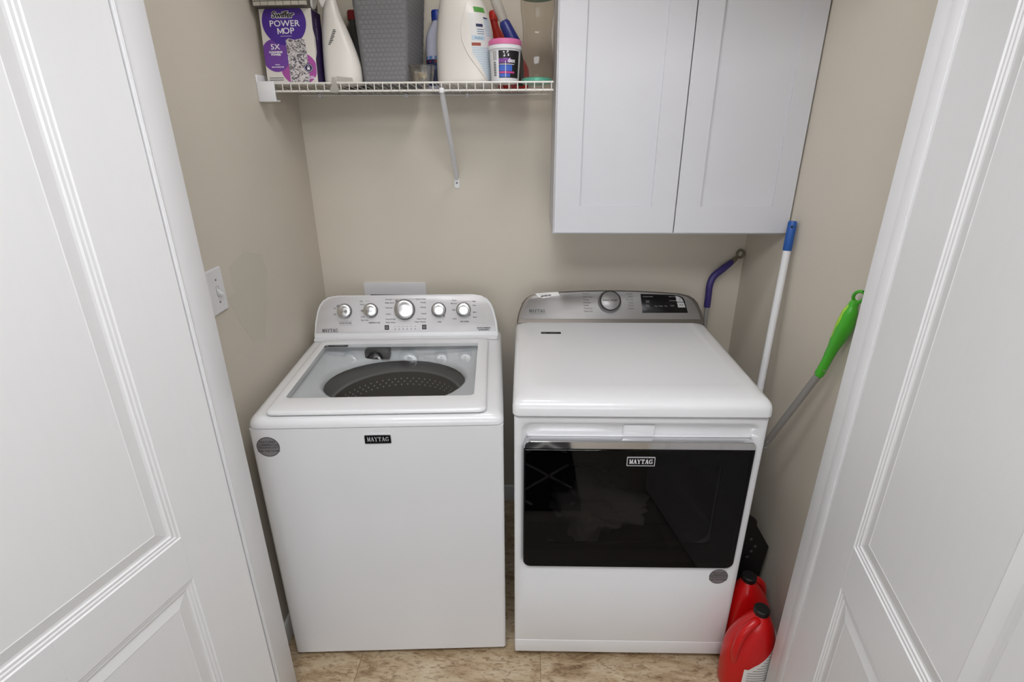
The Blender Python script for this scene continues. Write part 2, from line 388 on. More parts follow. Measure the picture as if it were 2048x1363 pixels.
# ------------------------------------------------------------------ washer
def console_frame(y0, z0, y1, z1):
    L = math.hypot(y1-y0, z1-z0); es = ((0, (y1-y0)/L, (z1-z0)/L)); n = (0, -(z1-z0)/L, (y1-y0)/L)
    return frame((0, y0, z0), (1, 0, 0), es, n)
def knob(parent, F, x, s, r, h, ptr, face=KNOBF, skirt=MGREY):
    M = F @ Matrix.Translation((x, s, 0))
    b = NB(); add_lathe(b, [(r*1.06, .0), (r*1.06, .003), (r*1.0, .005), (r*.97, h-.002)], 40, caps=True)
    a = ptr; add_box(b, (r*.9, -.003, .0005), (r*1.24, .003, h*.7))
    if a:
        bmesh.ops.rotate(b, verts=[v for v in b.verts if v.co.x > r*.8 and abs(v.co.y) < .0031 and (v.co.x < r*.95 or v.co.x > r*1.1)], cent=(0, 0, 0), matrix=Matrix.Rotation(0, 3, 'Z'))
    k = obj('knob', b, skirt, parent, M @ Matrix.Rotation(a, 4, 'Z'))
    b = NB(); add_lathe(b, [(r*.96, h-.003), (r*.96, h-.001), (r*.9, h), (r*.5, h+.0006), (.0005, h+.0008)], 48)
    obj('knob_face', b, face, k)
    return k
def badge(parent, x, z, w, h, y=-.001, plate=BLACKG, rim=CHROME, letters=LGREY):
    M = frame((x, y, z), (1, 0, 0), (0, 0, 1), (0, -1, 0))
    b = NB(); add_ring(b, rr(0, 0, w/2, h/2, .002, 4), rr(0, 0, w/2-.0022, h/2-.0022, .001, 4), -.0015, .0018); k = obj('badge', b, rim, parent, M)
    b = NB(); add_loft(b, [zr(rr(0, 0, w/2-.002, h/2-.002, .001, 4), -.0015), zr(rr(0, 0, w/2-.002, h/2-.002, .001, 4), .0008)]); obj('badge_plate', b, plate, k)
    b = NB(); add_wordmark(b, w*.82, h*.5, 0, 0, .0012); obj('lettering', b, letters, k, smooth=False, fix=False)
def round_sticker(parent, x, z, r, y=-.0006):
    M = frame((x, y, z), (1, 0, 0), (0, 0, 1), (0, -1, 0))
    b = NB(); add_lathe(b, [(r, -.0004), (r, .0001), (r*.999, .0002)], 40); k = obj('round_sticker', b, STICK, parent, M)
    b = NB(); add_ring(b, circ(0, 0, r, n=40), circ(0, 0, r*.93, n=40), .0001, .0005); obj('sticker_border', b, DGREY, k)
    b = NB()
    for t, yy, sz in (('FEATURES', .5, .30), ('COMMERCIAL', .2, .30), ('TECHNOLOGY', -.08, .26), ('FOR THE HOME', -.42, .27)):
        add_text(b, t, r*sz, 0, r*yy, z=.0006, offset=.0003)
    obj('lettering', b, DGREY, k, smooth=False, fix=False)

washer = thing('washing_machine', 'white top-load washing machine with glass lid and five silver knobs', 'washing machine', (-.4118, 1.2684, 0), R(3.2))
HW = .3495; DW = .668
b = NB()
add_loft(b, [zr(rr(0, DW/2, HW, DW/2, .010, 6), .022), zr(rr(0, DW/2, HW, DW/2, .010, 6), .8815), zr(rr(0, DW/2, HW-.004, DW/2-.004, .008, 6), .8825), zr(rr(0, DW/2, HW-.004, DW/2-.004, .008, 6), .80)], True, False)
obj('body', b, ENAMEL, washer)
for x in (-.29, .29):
    for y in (.06, .60):
        b = NB(); add_lathe(b, [(.018, 0), (.02, .006), (.01, .008), (.01, .03)], 16, (x, y)); obj('levelling_foot', b, BLACKP, washer)
OX0, OX1, OY0, OY1 = -.282, .277, .045, .527          # opening under the lid
def opn(i, z): return zr(rr((OX0+OX1)/2, (OY0+OY1)/2, (OX1-OX0)/2-i, (OY1-OY0)/2-i, .03, 8), z)
b = NB()
add_loft(b, [zr(rr(0, DW/2, HW-.006, DW/2-.006, .012, 8), .884), zr(rr(0, DW/2, HW+.001, DW/2+.001, .022, 8), .8845), zr(rr(0, DW/2, HW+.001, DW/2+.001, .024, 8), .894),
             zr(rr(0, DW/2, HW-.003, DW/2-.003, .024, 8), .904), zr(rr(0, DW/2, HW-.011, DW/2-.011, .026, 8), .9115), zr(rr(0, DW/2, HW-.022, DW/2-.022, .028, 8), .9145),
             opn(0, .9145), opn(.002, .9125), opn(.003, .9)], False, False)
obj('top_deck', b, ENAMEL, washer)
TC = (-.006, .324); TR = .236; TY = .187
b = NB()
add_loft(b, [opn(.0025, .905), opn(.006, .898), zr(circ(TC[0], TC[1], TR+.010, TY+.008, 32), .877), zr(circ(TC[0], TC[1], TR, TY, 32), .871), zr(circ(TC[0], TC[1], TR-.004, TY-.003, 32), .855)], False, False)
obj('tub_ring', b, TUBW, washer, sharp=50)
b = NB(); add_lathe(b, [(TR+.02, .857), (TR-.002, .853), (TR-.006, .835), (TR-.010, .800), (TR-.018, .793)], 64, TC, caps=False); obj('basket_rim', b, GREYM, washer)
b = NB(); add_lathe(b, [(TR-.018, .794), (TR-.019, .775), (TR-.03, .45), (TR-.06, .42), (.07, .42), (.06, .46), (.02, .48), (.001, .48)], 64, TC, caps=False); obj('wash_basket', b, DRUM, washer)
b = NB()
for k in range(60):
    for j in range(3):
        a = 2*PI*(k+.5*(j % 2))/60; r = TR-.0195-.0006*j; z = .768-.012*j
        c = Vector((TC[0]+r*math.cos(a), TC[1]+r*math.sin(a), z)); t = Vector((-math.sin(a), math.cos(a), 0))
        b.faces.new([b.verts.new(c+t*.0028*math.cos(q*PI/3)+Vector((0, 0, .0028*math.sin(q*PI/3)))-Vector((math.cos(a), math.sin(a), 0))*.0012) for q in range(6)])
tag(obj('perforation', b, LGREY, washer, smooth=False), kind='stuff')
b = NB(); add_box(b, (-.142, .486, .868), (-.052, .528, .904), .008, 3); k = obj('lid_lock_housing', b, BLACKP, washer)
b = NB(); add_tube(b, [(-.1, .487, .888), (-.1, .481, .888)], .008, 14); obj('lock_pin', b, DGREY, k)
# lid with its window
LX0, LX1, LY0, LY1 = -.303, .303, .010, .533
GX0, GX1, GY0, GY1 = -.274, .266, .090, .492
lo_ = rr((LX0+LX1)/2, (LY0+LY1)/2, (LX1-LX0)/2, (LY1-LY0)/2, .020, 8); li_ = rr((GX0+GX1)/2, (GY0+GY1)/2, (GX1-GX0)/2, (GY1-GY0)/2, .014, 8)
def inset(p, d):
    cx = sum(q[0] for q in p)/len(p); cy = sum(q[1] for q in p)/len(p)
    hx = max(abs(q[0]-cx) for q in p); hy = max(abs(q[1]-cy) for q in p)
    return [(cx+(q[0]-cx)*(hx-d)/hx, cy+(q[1]-cy)*(hy-d)/hy) for q in p]
b = NB()
R_ = [zr(inset(lo_, .004), .9165), zr(lo_, .919), zr(lo_, .924), zr(inset(lo_, .003), .9285), zr(inset(lo_, .008), .9305), zr(inset(li_, -.006), .9315), zr(li_, .9300), zr(inset(li_, .001), .9165)]
add_loft(b, R_+[R_[0]], False, False)
lid = obj('lid_frame', b, ENAMEL, washer)
b = NB(); add_loft(b, [zr(inset(li_, .0012), .9235), zr(inset(li_, .0012), .9285)]); obj('lid_window', b, GLASS, lid)
b = NB(); add_loft(b, [zr(inset(rr(-.236, .476, .044, .008, .002, 3), 0), .9287), zr(rr(-.236, .476, .044, .008, .002, 3), .9292)]); obj('window_label', b, BLACKP, lid)
b = NB(); add_text(b, 'HE', .011, -.268, .476, z=.9295, offset=.0004); add_text(b, 'AGITATOR', .007, -.222, .476, z=.9295); obj('lettering', b, LGREY, lid, smooth=False, fix=False)
# control console
FW = console_frame(.565, .925, .602, 1.083)
def half(outline): return outline+[(-x, s) for x, s in outline[::-1]]
wout = half([(.338, -.012), (.3385, .01), (.333, .055), (.3235, .095), (.314, .118), (.299, .137), (.277, .149), (.245, .154)])
def console(nm, parent, F, outline, m, back, z=0, mz=None):
    b = NB(); n_ = Vector((0, 0, 1))
    cx = 0
    ins = lambda d: [(x*(1-d/.34), max(s, -.012+d)-(d if s > .08 else 0)) for x, s in outline]
    Fi = F.inverted().to_3x3(); bk = Fi @ Vector((0, back, 0))
    add_loft(b, [[(x*.97+bk.x, min(s, s*.6+.02)+bk.y, bk.z) for x, s in outline], [(x*.99+bk.x*.3, min(s, s*.88+.006)+bk.y*.3, bk.z*.3) for x, s in outline], zr(outline, -.004), zr(ins(.002), -.001), zr(ins(.006), .0)])
    return obj(nm, b, m, parent, F)
con = console('console', washer, FW, wout, ENAMEL, .098)
b = NB(); add_box(b, (-.336, .548, .9146), (.336, .66, .926), .004); obj('console_base', b, ENAMEL, washer)
pin = [(x*.978, max(s*.982, .017)) for x, s in wout]
b = NB(); add_loft(b, [zr(pin, -.001), zr(pin, .0006), zr([(x*.998, s*.998+.0001) for x, s in pin], .0009)]); pan = obj('console_panel', b, SILVER, washer, FW)
for x, s, r, h, p in ((-.221, .0985, .0255, .017, R(140)), (-.1265, .099, .0255, .017, R(180)), (-.003, .101, .0365, .022, R(130)), (.121, .0985, .0255, .017, R(-50)), (.212, .098, .0255, .017, R(-40))):
    knob(washer, FW, x, s, r, h, p, skirt=MGREY)
# printed markings (x shifted into the washer's own frame)
b = NB(); z = .0013; sx = .011
for (t, x, s, al) in (('Normal', -.083, .1385, 'LEFT'), ('Bulky Items', -.084, .126, 'LEFT'), ('Delicates', -.084, .108, 'LEFT'), ('Colors', -.084, .085, 'LEFT'), ('Drain & Spin', -.0855, .066, 'LEFT'), ('Wash Rinse', -.0855, .054, 'LEFT'),
                      ('Quick Wash', .0645, .1385, 'RIGHT'), ('Towels', .0645, .126, 'RIGHT'), ('Whites', .0645, .108, 'RIGHT'), ('Casual', .0645, .085, 'RIGHT'), ('Heavy Duty', .0635, .066, 'RIGHT'), ('Clean Washer', .0625, .055, 'RIGHT'),
                      ('Hot', -.176, .133, 'LEFT'), ('Warm', -.176, .121, 'LEFT'), ('Cool', -.176, .0985, 'LEFT'), ('Cold', -.176, .076, 'LEFT'), ('Tap Cold', -.176, .0635, 'LEFT'),
                      ('On', -.272, .108, 'LEFT'), ('Off', -.274, .086, 'LEFT'), ('Heavy', .158, .133, 'LEFT'), ('Medium', .155, .121, 'LEFT'), ('Light', .158, .098, 'LEFT'), ('Auto', .160, .065, 'LEFT'),
                      ('Max', .235, .128, 'LEFT'), ('Fast', .235, .113, 'LEFT'), ('Med', .235, .088, 'LEFT'), ('Slow', .235, .070, 'LEFT')):
    add_text(b, t, .0072, x+sx, s, al, z=z, offset=.00012)
for x, t in ((-.232, 'EXTRA POWER'), (-.127, 'TEMPERATURE'), (.112, 'SOIL'), (.204, 'SPIN SPEED')):
    add_text(b, t, .0066, x+sx, .0535, z=z, offset=.0002)
for x0, x1, s in ((-.255, -.208, .0605), (-.255, -.208, .0465), (-.06, -.025, .1385), (.0, .028, .1385), (-.155, -.14, .133), (.235, .2, .128)):
    add_flat(b, rect(min(x0, x1)+sx, s, max(x0, x1)+sx, s+.0007), z)
obj('printed_marking', b, DGREY, pan, smooth=False, fix=False)
b = NB(); add_wordmark(b, .056, .0125, -.290+sx, .027, z); obj('lettering', b, BLACK, pan, smooth=False, fix=False)
for x in (-.082, .055):
    b = NB(); add_loft(b, [zr(rr(x+sx, .0355, .0078, .0085, .001, 3), .0008), zr(rr(x+sx, .0355, .0078, .0085, .001, 3), .0016)]); k = obj('push_button', b, BLACKP, washer, FW)
    b = NB(); add_ring(b, rr(x+sx, .0355, .0038, .0045, .001, 3), rr(x+sx, .0355, .0024, .003, .0008, 3), .0016, .0019); obj('button_symbol', b, LGREY, k)
for i in range(6):
    b = NB(); add_lathe(b, [(.0019, .0008), (.0019, .0014)], 10, (-.052+i*.0148+sx, .029)); obj('indicator_lamp', b, DGREY, washer, FW)
b = NB()
for i in range(6): add_flat(b, rect(-.0555+i*.0148+sx, .0375, -.0485+i*.0148+sx, .0388), z)
obj('printed_marking', b, MGREY, pan, smooth=False, fix=False)
b = NB(); add_flat(b, rect(.252+sx, .019, .296+sx, .033), z-.0002); k = obj('rating_label', b, LGREY, pan, smooth=False)
b = NB(); add_text(b, 'MAYTAG COMMERCIAL', .0048, .274+sx, .0295, z=z, offset=.0002); add_text(b, '10 YEAR LIMITED', .0048, .274+sx, .0225, z=z, offset=.0002); obj('printed_marking', b, BLACK, pan, smooth=False, fix=False)
badge(washer, .001, .846, .073, .0275)
round_sticker(washer, -.3035, .8265, .0315)

# ------------------------------------------------------------------ dryer
dryer = thing('clothes_dryer', 'white front-load clothes dryer with wide black glass door', 'dryer', (.3107, 1.2732, 0), R(.51))
HD = .3435; DD = .69
# body: shell with a stepped door recess and a dark cavity
yz = lambda x, z, y: (x, y, z)
b = NB()
outer = rr(0, .4725, HD, .4475, .006, 8); door_o = rr(0, .650, .322, .250, .026, 8)
rings = [yr(rr(0, .4725, HD, .4475, .006, 8), DD), yr(outer, .006), yr(inset(outer, .0035), .001), yr(inset(outer, .006), 0), yr(inset(door_o, -.004), 0), yr(door_o, .003), yr(inset(door_o, .010), .017), yr(inset(door_o, .016), .020), yr(rr(0, .62, .262, .19, .05, 8), .022), yr(rr(0, .62, .262, .19, .05, 8), .07)]
add_loft(b, rings, True, False)
obj('body', b, ENAMEL, dryer)
b = NB(); add_loft(b, [yr(rr(0, .62, .263, .191, .05, 8), .069), yr(rr(0, .62, .268, .196, .08, 8), .075), yr(rr(0, .61, .28, .21, .2, 8), .1), yr(rr(0, .61, .28, .21, .2, 8), .56)], False, True)
obj('drum', b, DRUM, dryer)
b = NB(); add_box(b, (-HD+.001, -.0015, .0255), (HD-.001, .02, .0815), .004, 3); obj('kick_panel', b, ENAMEL, dryer)
for x in (-.28, .28):
    for y in (.06, .62):
        b = NB(); add_lathe(b, [(.018, 0), (.02, .006), (.01, .008), (.01, .03)], 16, (x, y)); obj('levelling_foot', b, BLACKP, dryer)
b = NB(); add_box(b, (-.044, .0125, .850), (.044, .021, .889), .004, 3); obj('latch_recess', b, ENAMEL, dryer)
b = NB(); add_box(b, (-.308, .013, .850), (.308, .022, .8555), .002, 2); obj('recess_ledge', b, ENAMEL, dryer)
# top
b = NB()
def dt(i, fr, z, r=.02): return zr(rr(0, (-.012+fr+.60)/2, .3475-i, (.60+.012-fr)/2, r, 8), z)
add_loft(b, [dt(.006, .006, .9285, .01), dt(0, 0, .9295), dt(0, 0, .9505, .022), dt(.003, .004, .961, .022), dt(.010, .013, .9695, .024), dt(.022, .028, .9735, .026), dt(.050, .088, .9772, .03), dt(.054, .094, .9768, .03)], True, True)
top = obj('top_panel', b, ENAMEL, dryer)
b = NB(); add_loft(b, [zr(rr(-.2225, .478, .0345, .0085, .002, 3), .9766), zr(rr(-.2225, .478, .0345, .0085, .002, 3), .9774)]); obj('top_label', b, BLACKP, top)
b = NB(); add_text(b, 'HE', .009, -.246, .478, z=.9776, offset=.0003); add_text(b, 'SENSING', .006, -.213, .478, z=.9776); obj('lettering', b, MGREY, top, smooth=False, fix=False)
# door: dark window, chrome strip, badge
def door_shape(z0, z1, rb, rt, hx):
    out = []
    for (sx_, sz, r) in ((1, 1, rt), (-1, 1, rt), (-1, -1, rb), (1, -1, rb)):
        k0 = {(1, 1): 0, (-1, 1): 1, (-1, -1): 2, (1, -1): 3}[(sx_, sz)]
        cx = sx_*(hx-r); cz = (z1-r) if sz > 0 else (z0+r)
        for i in range(8):
            a = PI/2*k0+PI/2*i/7
            out.append((cx+r*math.cos(a), cz+r*math.sin(a)))
    return out
gs = door_shape(.4045, .8265, .022, .0006, .3165); cs = door_shape(.8268, .851, .0006, .018, .3165)
gi = inset(gs, .0035)
b = NB(); add_loft(b, [yr(gi, .008), yr(gi, -.0105), yr(inset(gi, .001), -.0115)]); dg = obj('door_window', b, DGLASS, dryer)
b = NB(); add_ring(b, gs, gi, -.0095, .0165, lambda x, z, y: (x, y, z)); obj('window_rim', b, BLACKG, dg)
b = NB(); add_ring(b, inset(gs, .003), inset(gs, .072), .0085, .019, lambda x, z, y: (x, y, z)); obj('window_border', b, BLACKP, dg)
b = NB(); add_loft(b, [yr(cs, .012), yr(cs, -.009), yr(inset(cs, .002), -.0122)]); obj('door_trim', b, CHROME, dryer)
badge(dryer, .007, .7885, .078, .029, -.0125, BLACKG, LGREY, WHITEP)
round_sticker(dryer, .284, .3625, .0285)
# console
FD = console_frame(.582, .9775, .652, 1.0855)
dout = half([(.342, -.004), (.3415, .006), (.3365, .037), (.323, .075), (.310, .092), (.293, .1035), (.2575, .1125), (.20, .1175), (.10, .1225), (.03, .1238)])
ins_ = lambda o_, dx, s0, ds: [(x*(1-dx/.34), max(s-ds, s0)) for x, s in o_]
b = NB(); Fi = FD.inverted().to_3x3(); bk = Fi @ Vector((0, .035, 0))
add_loft(b, [[(x*.985+bk.x, min(s, s*.8+.01)+bk.y-.0, bk.z-.001) for x, s in dout], zr(dout, -.005), zr(ins_(dout, .003, -.003, .002), -.001), zr(ins_(dout, .008, .0, .005), .0)])
obj('console', b, BRONZE, dryer, FD)
b = NB(); add_box(b, (-.335, .60, .960), (.335, .69, .9774), .003); obj('console_base', b, ENAMEL, dryer)
dpn = [(x*.962, max(s-.0065, .0135)) for x, s in dout]
b = NB(); add_loft(b, [zr(dpn, -.001), zr(dpn, .0006), zr([(x*.998, s) for x, s in dpn], .0009)]); dpan = obj('console_panel', b, SILVERD, dryer, FD)
M = FD @ Matrix.Translation((-.002, .078, 0))
b = NB(); add_lathe(b, [(.043, .0), (.043, .004), (.0395, .008), (.0375, .017)], 48); kk = obj('knob', b, SILVERD, dryer, M)
b = NB(); add_ring(b, circ(0, 0, .0375, n=48), circ(0, 0, .0338, n=48), .014, .0205); obj('knob_ring', b, BLACKG, kk)
b = NB(); add_lathe(b, [(.0343, .014), (.0343, .0205), (.032, .022), (.0005, .0222)], 48); obj('knob_face', b, SILVERD, kk)
b = NB(); add_text(b, 'PUSH   START', .0085, 0, 0, z=.0224, offset=.0003); add_ring(b, circ(-.001, 0, .005, n=20), circ(-.001, 0, .004, n=20), .0222, .0225); obj('lettering', b, BLACK, kk, smooth=False, fix=False)
b = NB(); add_lathe(b, [(.003, 0), (.003, .004)], 10, (-.012, .041)); obj('pointer', b, BLACKP, kk)
disp = [(.1127, .1085), (.225, .1055), (.252, .1025), (.266, .096), (.2725, .085), (.2828, .0373), (.1172, .0368)]
b = NB(); add_loft(b, [zr(disp, .0005), zr(disp, .0013), zr([(.198+(x-.198)*.985, .072+(s-.072)*.97) for x, s in disp], .0017)]); ds = obj('display', b, BLACKG, dryer, FD)
for pl in ([(.240, .1010), (.2515, .0985), (.2615, .0925), (.2675, .082), (.2685, .0790), (.244, .0790)], [(.2445, .0765), (.2692, .0765), (.2745, .0575), (.248, .0575)]):
    b = NB(); add_loft(b, [zr(pl, .0015), zr(pl, .0024)]); obj('touch_button', b, LGREY, dryer, FD)
b = NB(); add_ring(b, circ(.256, .089, .004, n=16), circ(.256, .089, .003, n=16), .0024, .0027); add_flat(b, [(.254, .063), (.254, .071), (.2585, .067)], .0026); add_flat(b, rect(.261, .063, .2625, .071), .0026); add_flat(b, rect(.264, .063, .2655, .071), .0026)
obj('button_symbol', b, DGREY, ds, smooth=False)
b = NB()
for t, x, s, sz in (('Wrinkle Shield', .121, .098, .006), ('Steam', .131, .082, .0058), ('Cycle', .131, .0765, .0058), ('Extra', .131, .066, .0058), ('Power', .131, .0605, .0058), ('Time', .161, .0625, .006), ('Temp', .178, .0625, .006), ('Dry', .199, .0625, .006), ('Damp Alert', .216, .098, .0056), ('Drum Light', .218, .083, .0056), ('Lock', .220, .0645, .007)):
    add_text(b, t, sz, x, s, 'LEFT', z=.0019, offset=.0001)
obj('printed_marking', b, MGREY, ds, smooth=False, fix=False)
b = NB()
for t, x, s, al in (('Normal', -.1005, .1085, 'LEFT'), ('Heavy Duty', -.0995, .097, 'LEFT'), ('Towels', -.0985, .0855, 'LEFT'), ('Delicates', -.098, .075, 'LEFT'), ('Casual', -.0975, .0645, 'LEFT'), ('Timed Dry', -.097, .053, 'LEFT'), ('Quick Dry', -.096, .042, 'LEFT'),
                    ('Wrinkle', .0835, .1085, 'RIGHT'), ('Bulky', .084, .098, 'RIGHT'), ('Air Only', .085, .0865, 'RIGHT'), ('Damp', .0855, .075, 'RIGHT'), ('Sheets', .086, .0645, 'RIGHT'), ('Sanitize', .0865, .053, 'RIGHT')):
    add_text(b, t, .0072, x, s, al, z=.0013, offset=.0001)
add_text(b, 'COMMERCIAL TECHNOLOGY', .0044, -.2685, .0325, z=.0013)
obj('printed_marking', b, DGREY, dpan, smooth=False, fix=False)
b = NB(); add_wordmark(b, .058, .0115, -.2685, .043, .0013); obj('lettering', b, BLACK, dpan, smooth=False, fix=False)
pl = [(-.276, .1085), (-.235, .1125), (-.190, .1155), (-.1850, .1005), (-.212, .0985), (-.225, .0945), (-.247, .0915), (-.253, .0935), (-.262, .0945)]
b = NB(); add_loft(b, [zr(pl, .001), zr(pl, .0016)]); pk = obj('paper_label', b, PAPER, dryer, FD)
b = NB(); add_text(b, '20W05182', .0085, -.236, .1, z=.002, offset=.0005, rot=R(8)); add_flat(b, [(-.262, .1045), (-.23, .1078), (-.2302, .1086), (-.2622, .1053)], .002); obj('lettering', b, BLACK, pk, smooth=False, fix=False)
# laundry inside the drum
def blob(name, c, s, amp, fr, m, label, cat, seed=0, sub=4, zmin=None):
    b = NB(); bmesh.ops.create_icosphere(b, subdivisions=sub, radius=1)
    for v in b.verts:
        d = v.co.normalized(); q = d*fr+Vector((seed, seed*2, 0))
        k = 1+amp*(noise.noise(q)+.5*abs(noise.noise(q*2.3))-.35*abs(noise.noise(q*4.1)))
        p = Vector((d.x*s[0]*k, d.y*s[1]*k, d.z*s[2]*k))
        if zmin is not None: p.z = max(p.z, zmin)
        v.co = p
    o = obj(name, b, m, None, sharp=180); o.location = c
    return tag(o, label, cat)
CLOTH = mat('cotton_cloth', (200, 195, 188), .9, bump=(300, .2, .001))
lau = blob('laundry', (.232, 1.49, .468), (.13, .12, .078), .75, 2.1, CLOTH, 'pale crumpled laundry behind the dark dryer door glass', 'laundry', 3, 5, -.06)

# ------------------------------------------------------------------ wall cabinet
cab = thing('wall_cabinet', 'white shaker wall cabinet with two doors above the dryer', 'cabinet', (.457, YB, 1.318))
CX0, CX1 = .082-.457, .834-.457; CYF = 1.7705-YB; CH = .775
b = NB(); t = .016
add_box(b, (CX0, CYF, 0), (CX0+t, -.001, CH)); add_box(b, (CX1-t, CYF, 0), (CX1, -.001, CH)); add_box(b, (CX0+t, CYF, .0), (CX1-t, -.001, t)); add_box(b, (CX0+t, CYF, CH-t), (CX1-t, -.001, CH)); add_box(b, (CX0+t, -.008, t), (CX1-t, -.001, CH-t))
obj('carcass', b, CAB, cab, smooth=False)
def cab_door(x0, x1, px0, px1):
    z0, z1, y0, y1 = .0065, CH-.003, 1.7515-YB, 1.7700-YB; pz0, pz1 = .091, CH-.085
    b = NB(); mp = lambda x, z, y: (x, y, z)
    O = [(x0, z0), (x1, z0), (x1, z1), (x0, z1)]; I = [(px0, pz0), (px1, pz0), (px1, pz1), (px0, pz1)]
    O2 = [(x0+.0012, z0+.0012), (x1-.0012, z0+.0012), (x1-.0012, z1-.0012), (x0+.0012, z1-.0012)]
    rings = [yr(O, y1), yr(O, y0+.0012), yr(O2, y0), yr(I, y0), yr(I, y0+.0075), yr(I, y1)]
    add_loft(b, rings+[rings[0]], False, False)
    d = obj('door', b, CAB, cab, smooth=False)
    b = NB(); add_box(b, (px0-.001, y0+.0068, pz0-.001), (px1+.001, y1-.003, pz1+.001)); obj('panel', b, CAB, d, smooth=False)
cab_door(.085-.457, .4675-.457, .1645-.457, .3915-.457)
cab_door(.4705-.457, .8325-.457, .5445-.457, .7700-.457)

# ------------------------------------------------------------------ wire shelf
WIRE = mat('white_vinyl_wire', (220, 217, 210), .4)
shelf = thing('wire_shelf', 'white wire shelf on the back wall beside the cabinet', 'shelf', (0, 0, 0))
SX0, SX1, SYF, SYB = -.800, .0735, 1.777, 2.062
SLOPE = (1.770-1.7505)/(SYB-SYF)
def sz(y): return 1.770-(y-SYF)*SLOPE
def rod(nm, a, bb, r=.0026):
    b = NB(); add_tube(b, [a, bb], r, 8); return obj(nm, b, WIRE, shelf)
rod('front_rod', (SX0, SYF, sz(SYF)-.0022), (SX1, SYF, sz(SYF)-.0022), .0029); rod('lip_rod', (SX0, SYF+.002, 1.7460), (SX1, SYF+.002, 1.7460), .0031)
rod('back_rod', (SX0, SYB, sz(SYB)-.0045), (SX1, SYB, sz(SYB)-.0045), .003); rod('middle_rod', (SX0, 1.93, sz(1.93)-.0045), (SX1, 1.93, sz(1.93)-.0045), .003)
b = NB()
add_tube(b, [(0, SYB+.004, sz(SYB)), (0, SYF+.004, sz(SYF)), (0, SYF-.001, sz(SYF)-.003), (0, SYF-.0022, 1.758), (0, SYF-.0022, 1.7445)], .0015, 6)
w0 = obj('cross_wire', b, WIRE, shelf)
n_w = 35
for i in range(n_w):
    o = w0 if i == 0 else w0.copy()
    if i: COL.objects.link(o); o.parent = shelf
    o.location = (SX0+.006+i*.02535, 0, 0)
b = NB(); add_box(b, (XL, 1.768, 1.717), (XL+.006, 1.84, 1.792), .002); add_box(b, (XL+.004, 1.7655, 1.717), (SX0+.035, 1.7715, 1.7735), .002); add_box(b, (XL+.004, 1.7715, 1.717), (SX0+.034, 1.80, 1.7225), .002); obj('end_bracket', b, PLAST, shelf)
b = NB(); add_tube(b, [(-.2615, SYF, 1.7475), (-.2625, 1.80, 1.725), (-.2645, 2.062, 1.476), (-.265, 2.0725, 1.462)], [.006, .0085, .0085, .006], 10); br_ = obj('support_brace', b, PLAST, shelf)
b = NB(); add_loft(b, [yr(rr(-.265, 1.4475, .0095, .019, .009, 6), YB), yr(rr(-.265, 1.4475, .0095, .019, .009, 6), YB-.004)]); obj('brace_foot', b, PLAST, br_)
b = NB(); add_tube(b, [(-.265, YB-.004, 1.4475), (-.265, YB-.006, 1.4475)], .003, 10); obj('screw', b, DGREY, br_)
b = NB(); add_box(b, (-.2685, SYF-.0045, 1.739), (-.2545, SYF+.012, 1.7535), .002); obj('brace_hook', b, PLAST, shelf)
for x in (-.735, -.43, -.215):
    b = NB(); add_box(b, (x-.006, SYB-.006, sz(SYB)-.012), (x+.006, YB, sz(SYB)+.001), .0025); obj('wall_clip', b, PLAST, shelf)
clip = thing('shelf_clip', 'small clear plastic clip on the front wire of the shelf', 'clip', (-.585, SYF, 1.742))
b = NB(); add_loft(b, [[(-.0125, -.006, 0), (.0125, -.006, 0), (.0125, -.004, 0), (-.0125, -.004, 0)], [(-.0125, -.006, .012), (.0125, -.006, .012), (.0125, -.004, .012), (-.0125, -.004, .012)], [(-.007, -.006, .02), (.009, -.006, .02), (.009, -.004, .02), (-.007, -.004, .02)], [(-.005, -.006, .042), (.006, -.006, .042), (.006, -.002, .042), (-.005, -.002, .042)]])
FROST = clear('frosted_plastic', (215, 212, 206), .12, 1.45, .45)
obj('clip_body', b, FROST, clip)
b = NB(); add_prism(b, [(.008, .030), (.058, .030), (.056, .040), (.008, .044)], lambda x, z: (x, -.0005, z), lambda x, z: (x, .0005, z)); obj('clip_tongue', b, FROST, clip)

# ------------------------------------------------------------------ things on the shelf
TILT = -math.atan(SLOPE)
def on_shelf(name, label, cat, x, y, rz=0, group=None):
    o = thing(name, label, cat, (x, y, sz(y)+.0017), 0, 0, group)
    o.rotation_mode = 'XYZ'; o.rotation_euler = (TILT, 0, rz)
    o.rotation_euler = (Matrix.Rotation(TILT, 3, 'X') @ Matrix.Rotation(rz, 3, 'Z')).to_euler()
    return o
def clampx(pts, x0, z0, x1, z1): 
    out = []
    for x, z in pts:
        p = (min(max(x, x0), x1), min(max(z, z0), z1))
        if not out or (abs(p[0]-out[-1][0])+abs(p[1]-out[-1][1])) > 1e-6: out.append(p)
    if abs(out[0][0]-out[-1][0])+abs(out[0][1]-out[-1][1]) < 1e-6: out.pop()
    return out
# boxed mop refills
BW, BD, BH = .158, .07, .2
box = on_shelf('mop_refill_box', 'white and purple cardboard box of mop refills at the left end of the shelf', 'box', -.721, 1.802, R(-2))
CARD = mat('white_card', (216, 211, 203), .6); PUR = mat('deep_purple_ink', (70, 35, 140), .5); VIO = mat('violet_ink', (108, 60, 150), .5); MAG = mat('magenta_ink', (160, 74, 150), .5); PURD = mat('dark_purple_ink', (42, 24, 72), .5)
b = NB(); add_box(b, (-BW/2, 0, 0), (BW/2, BD, BH), .0012, 1); obj('carton', b, CARD, box)
FB = frame((-BW/2, -.0002, 0), (1, 0, 0), (0, 0, .86), (0, -1, 0))   # print drawn on a 0.2325 high sheet
AH = .2325
def art(nm, poly, m, lay, F=FB, par=None):
    b = NB(); add_flat(b, poly, .0002*lay); return obj(nm, b, m, par or box, F, smooth=False)
eps = .0008
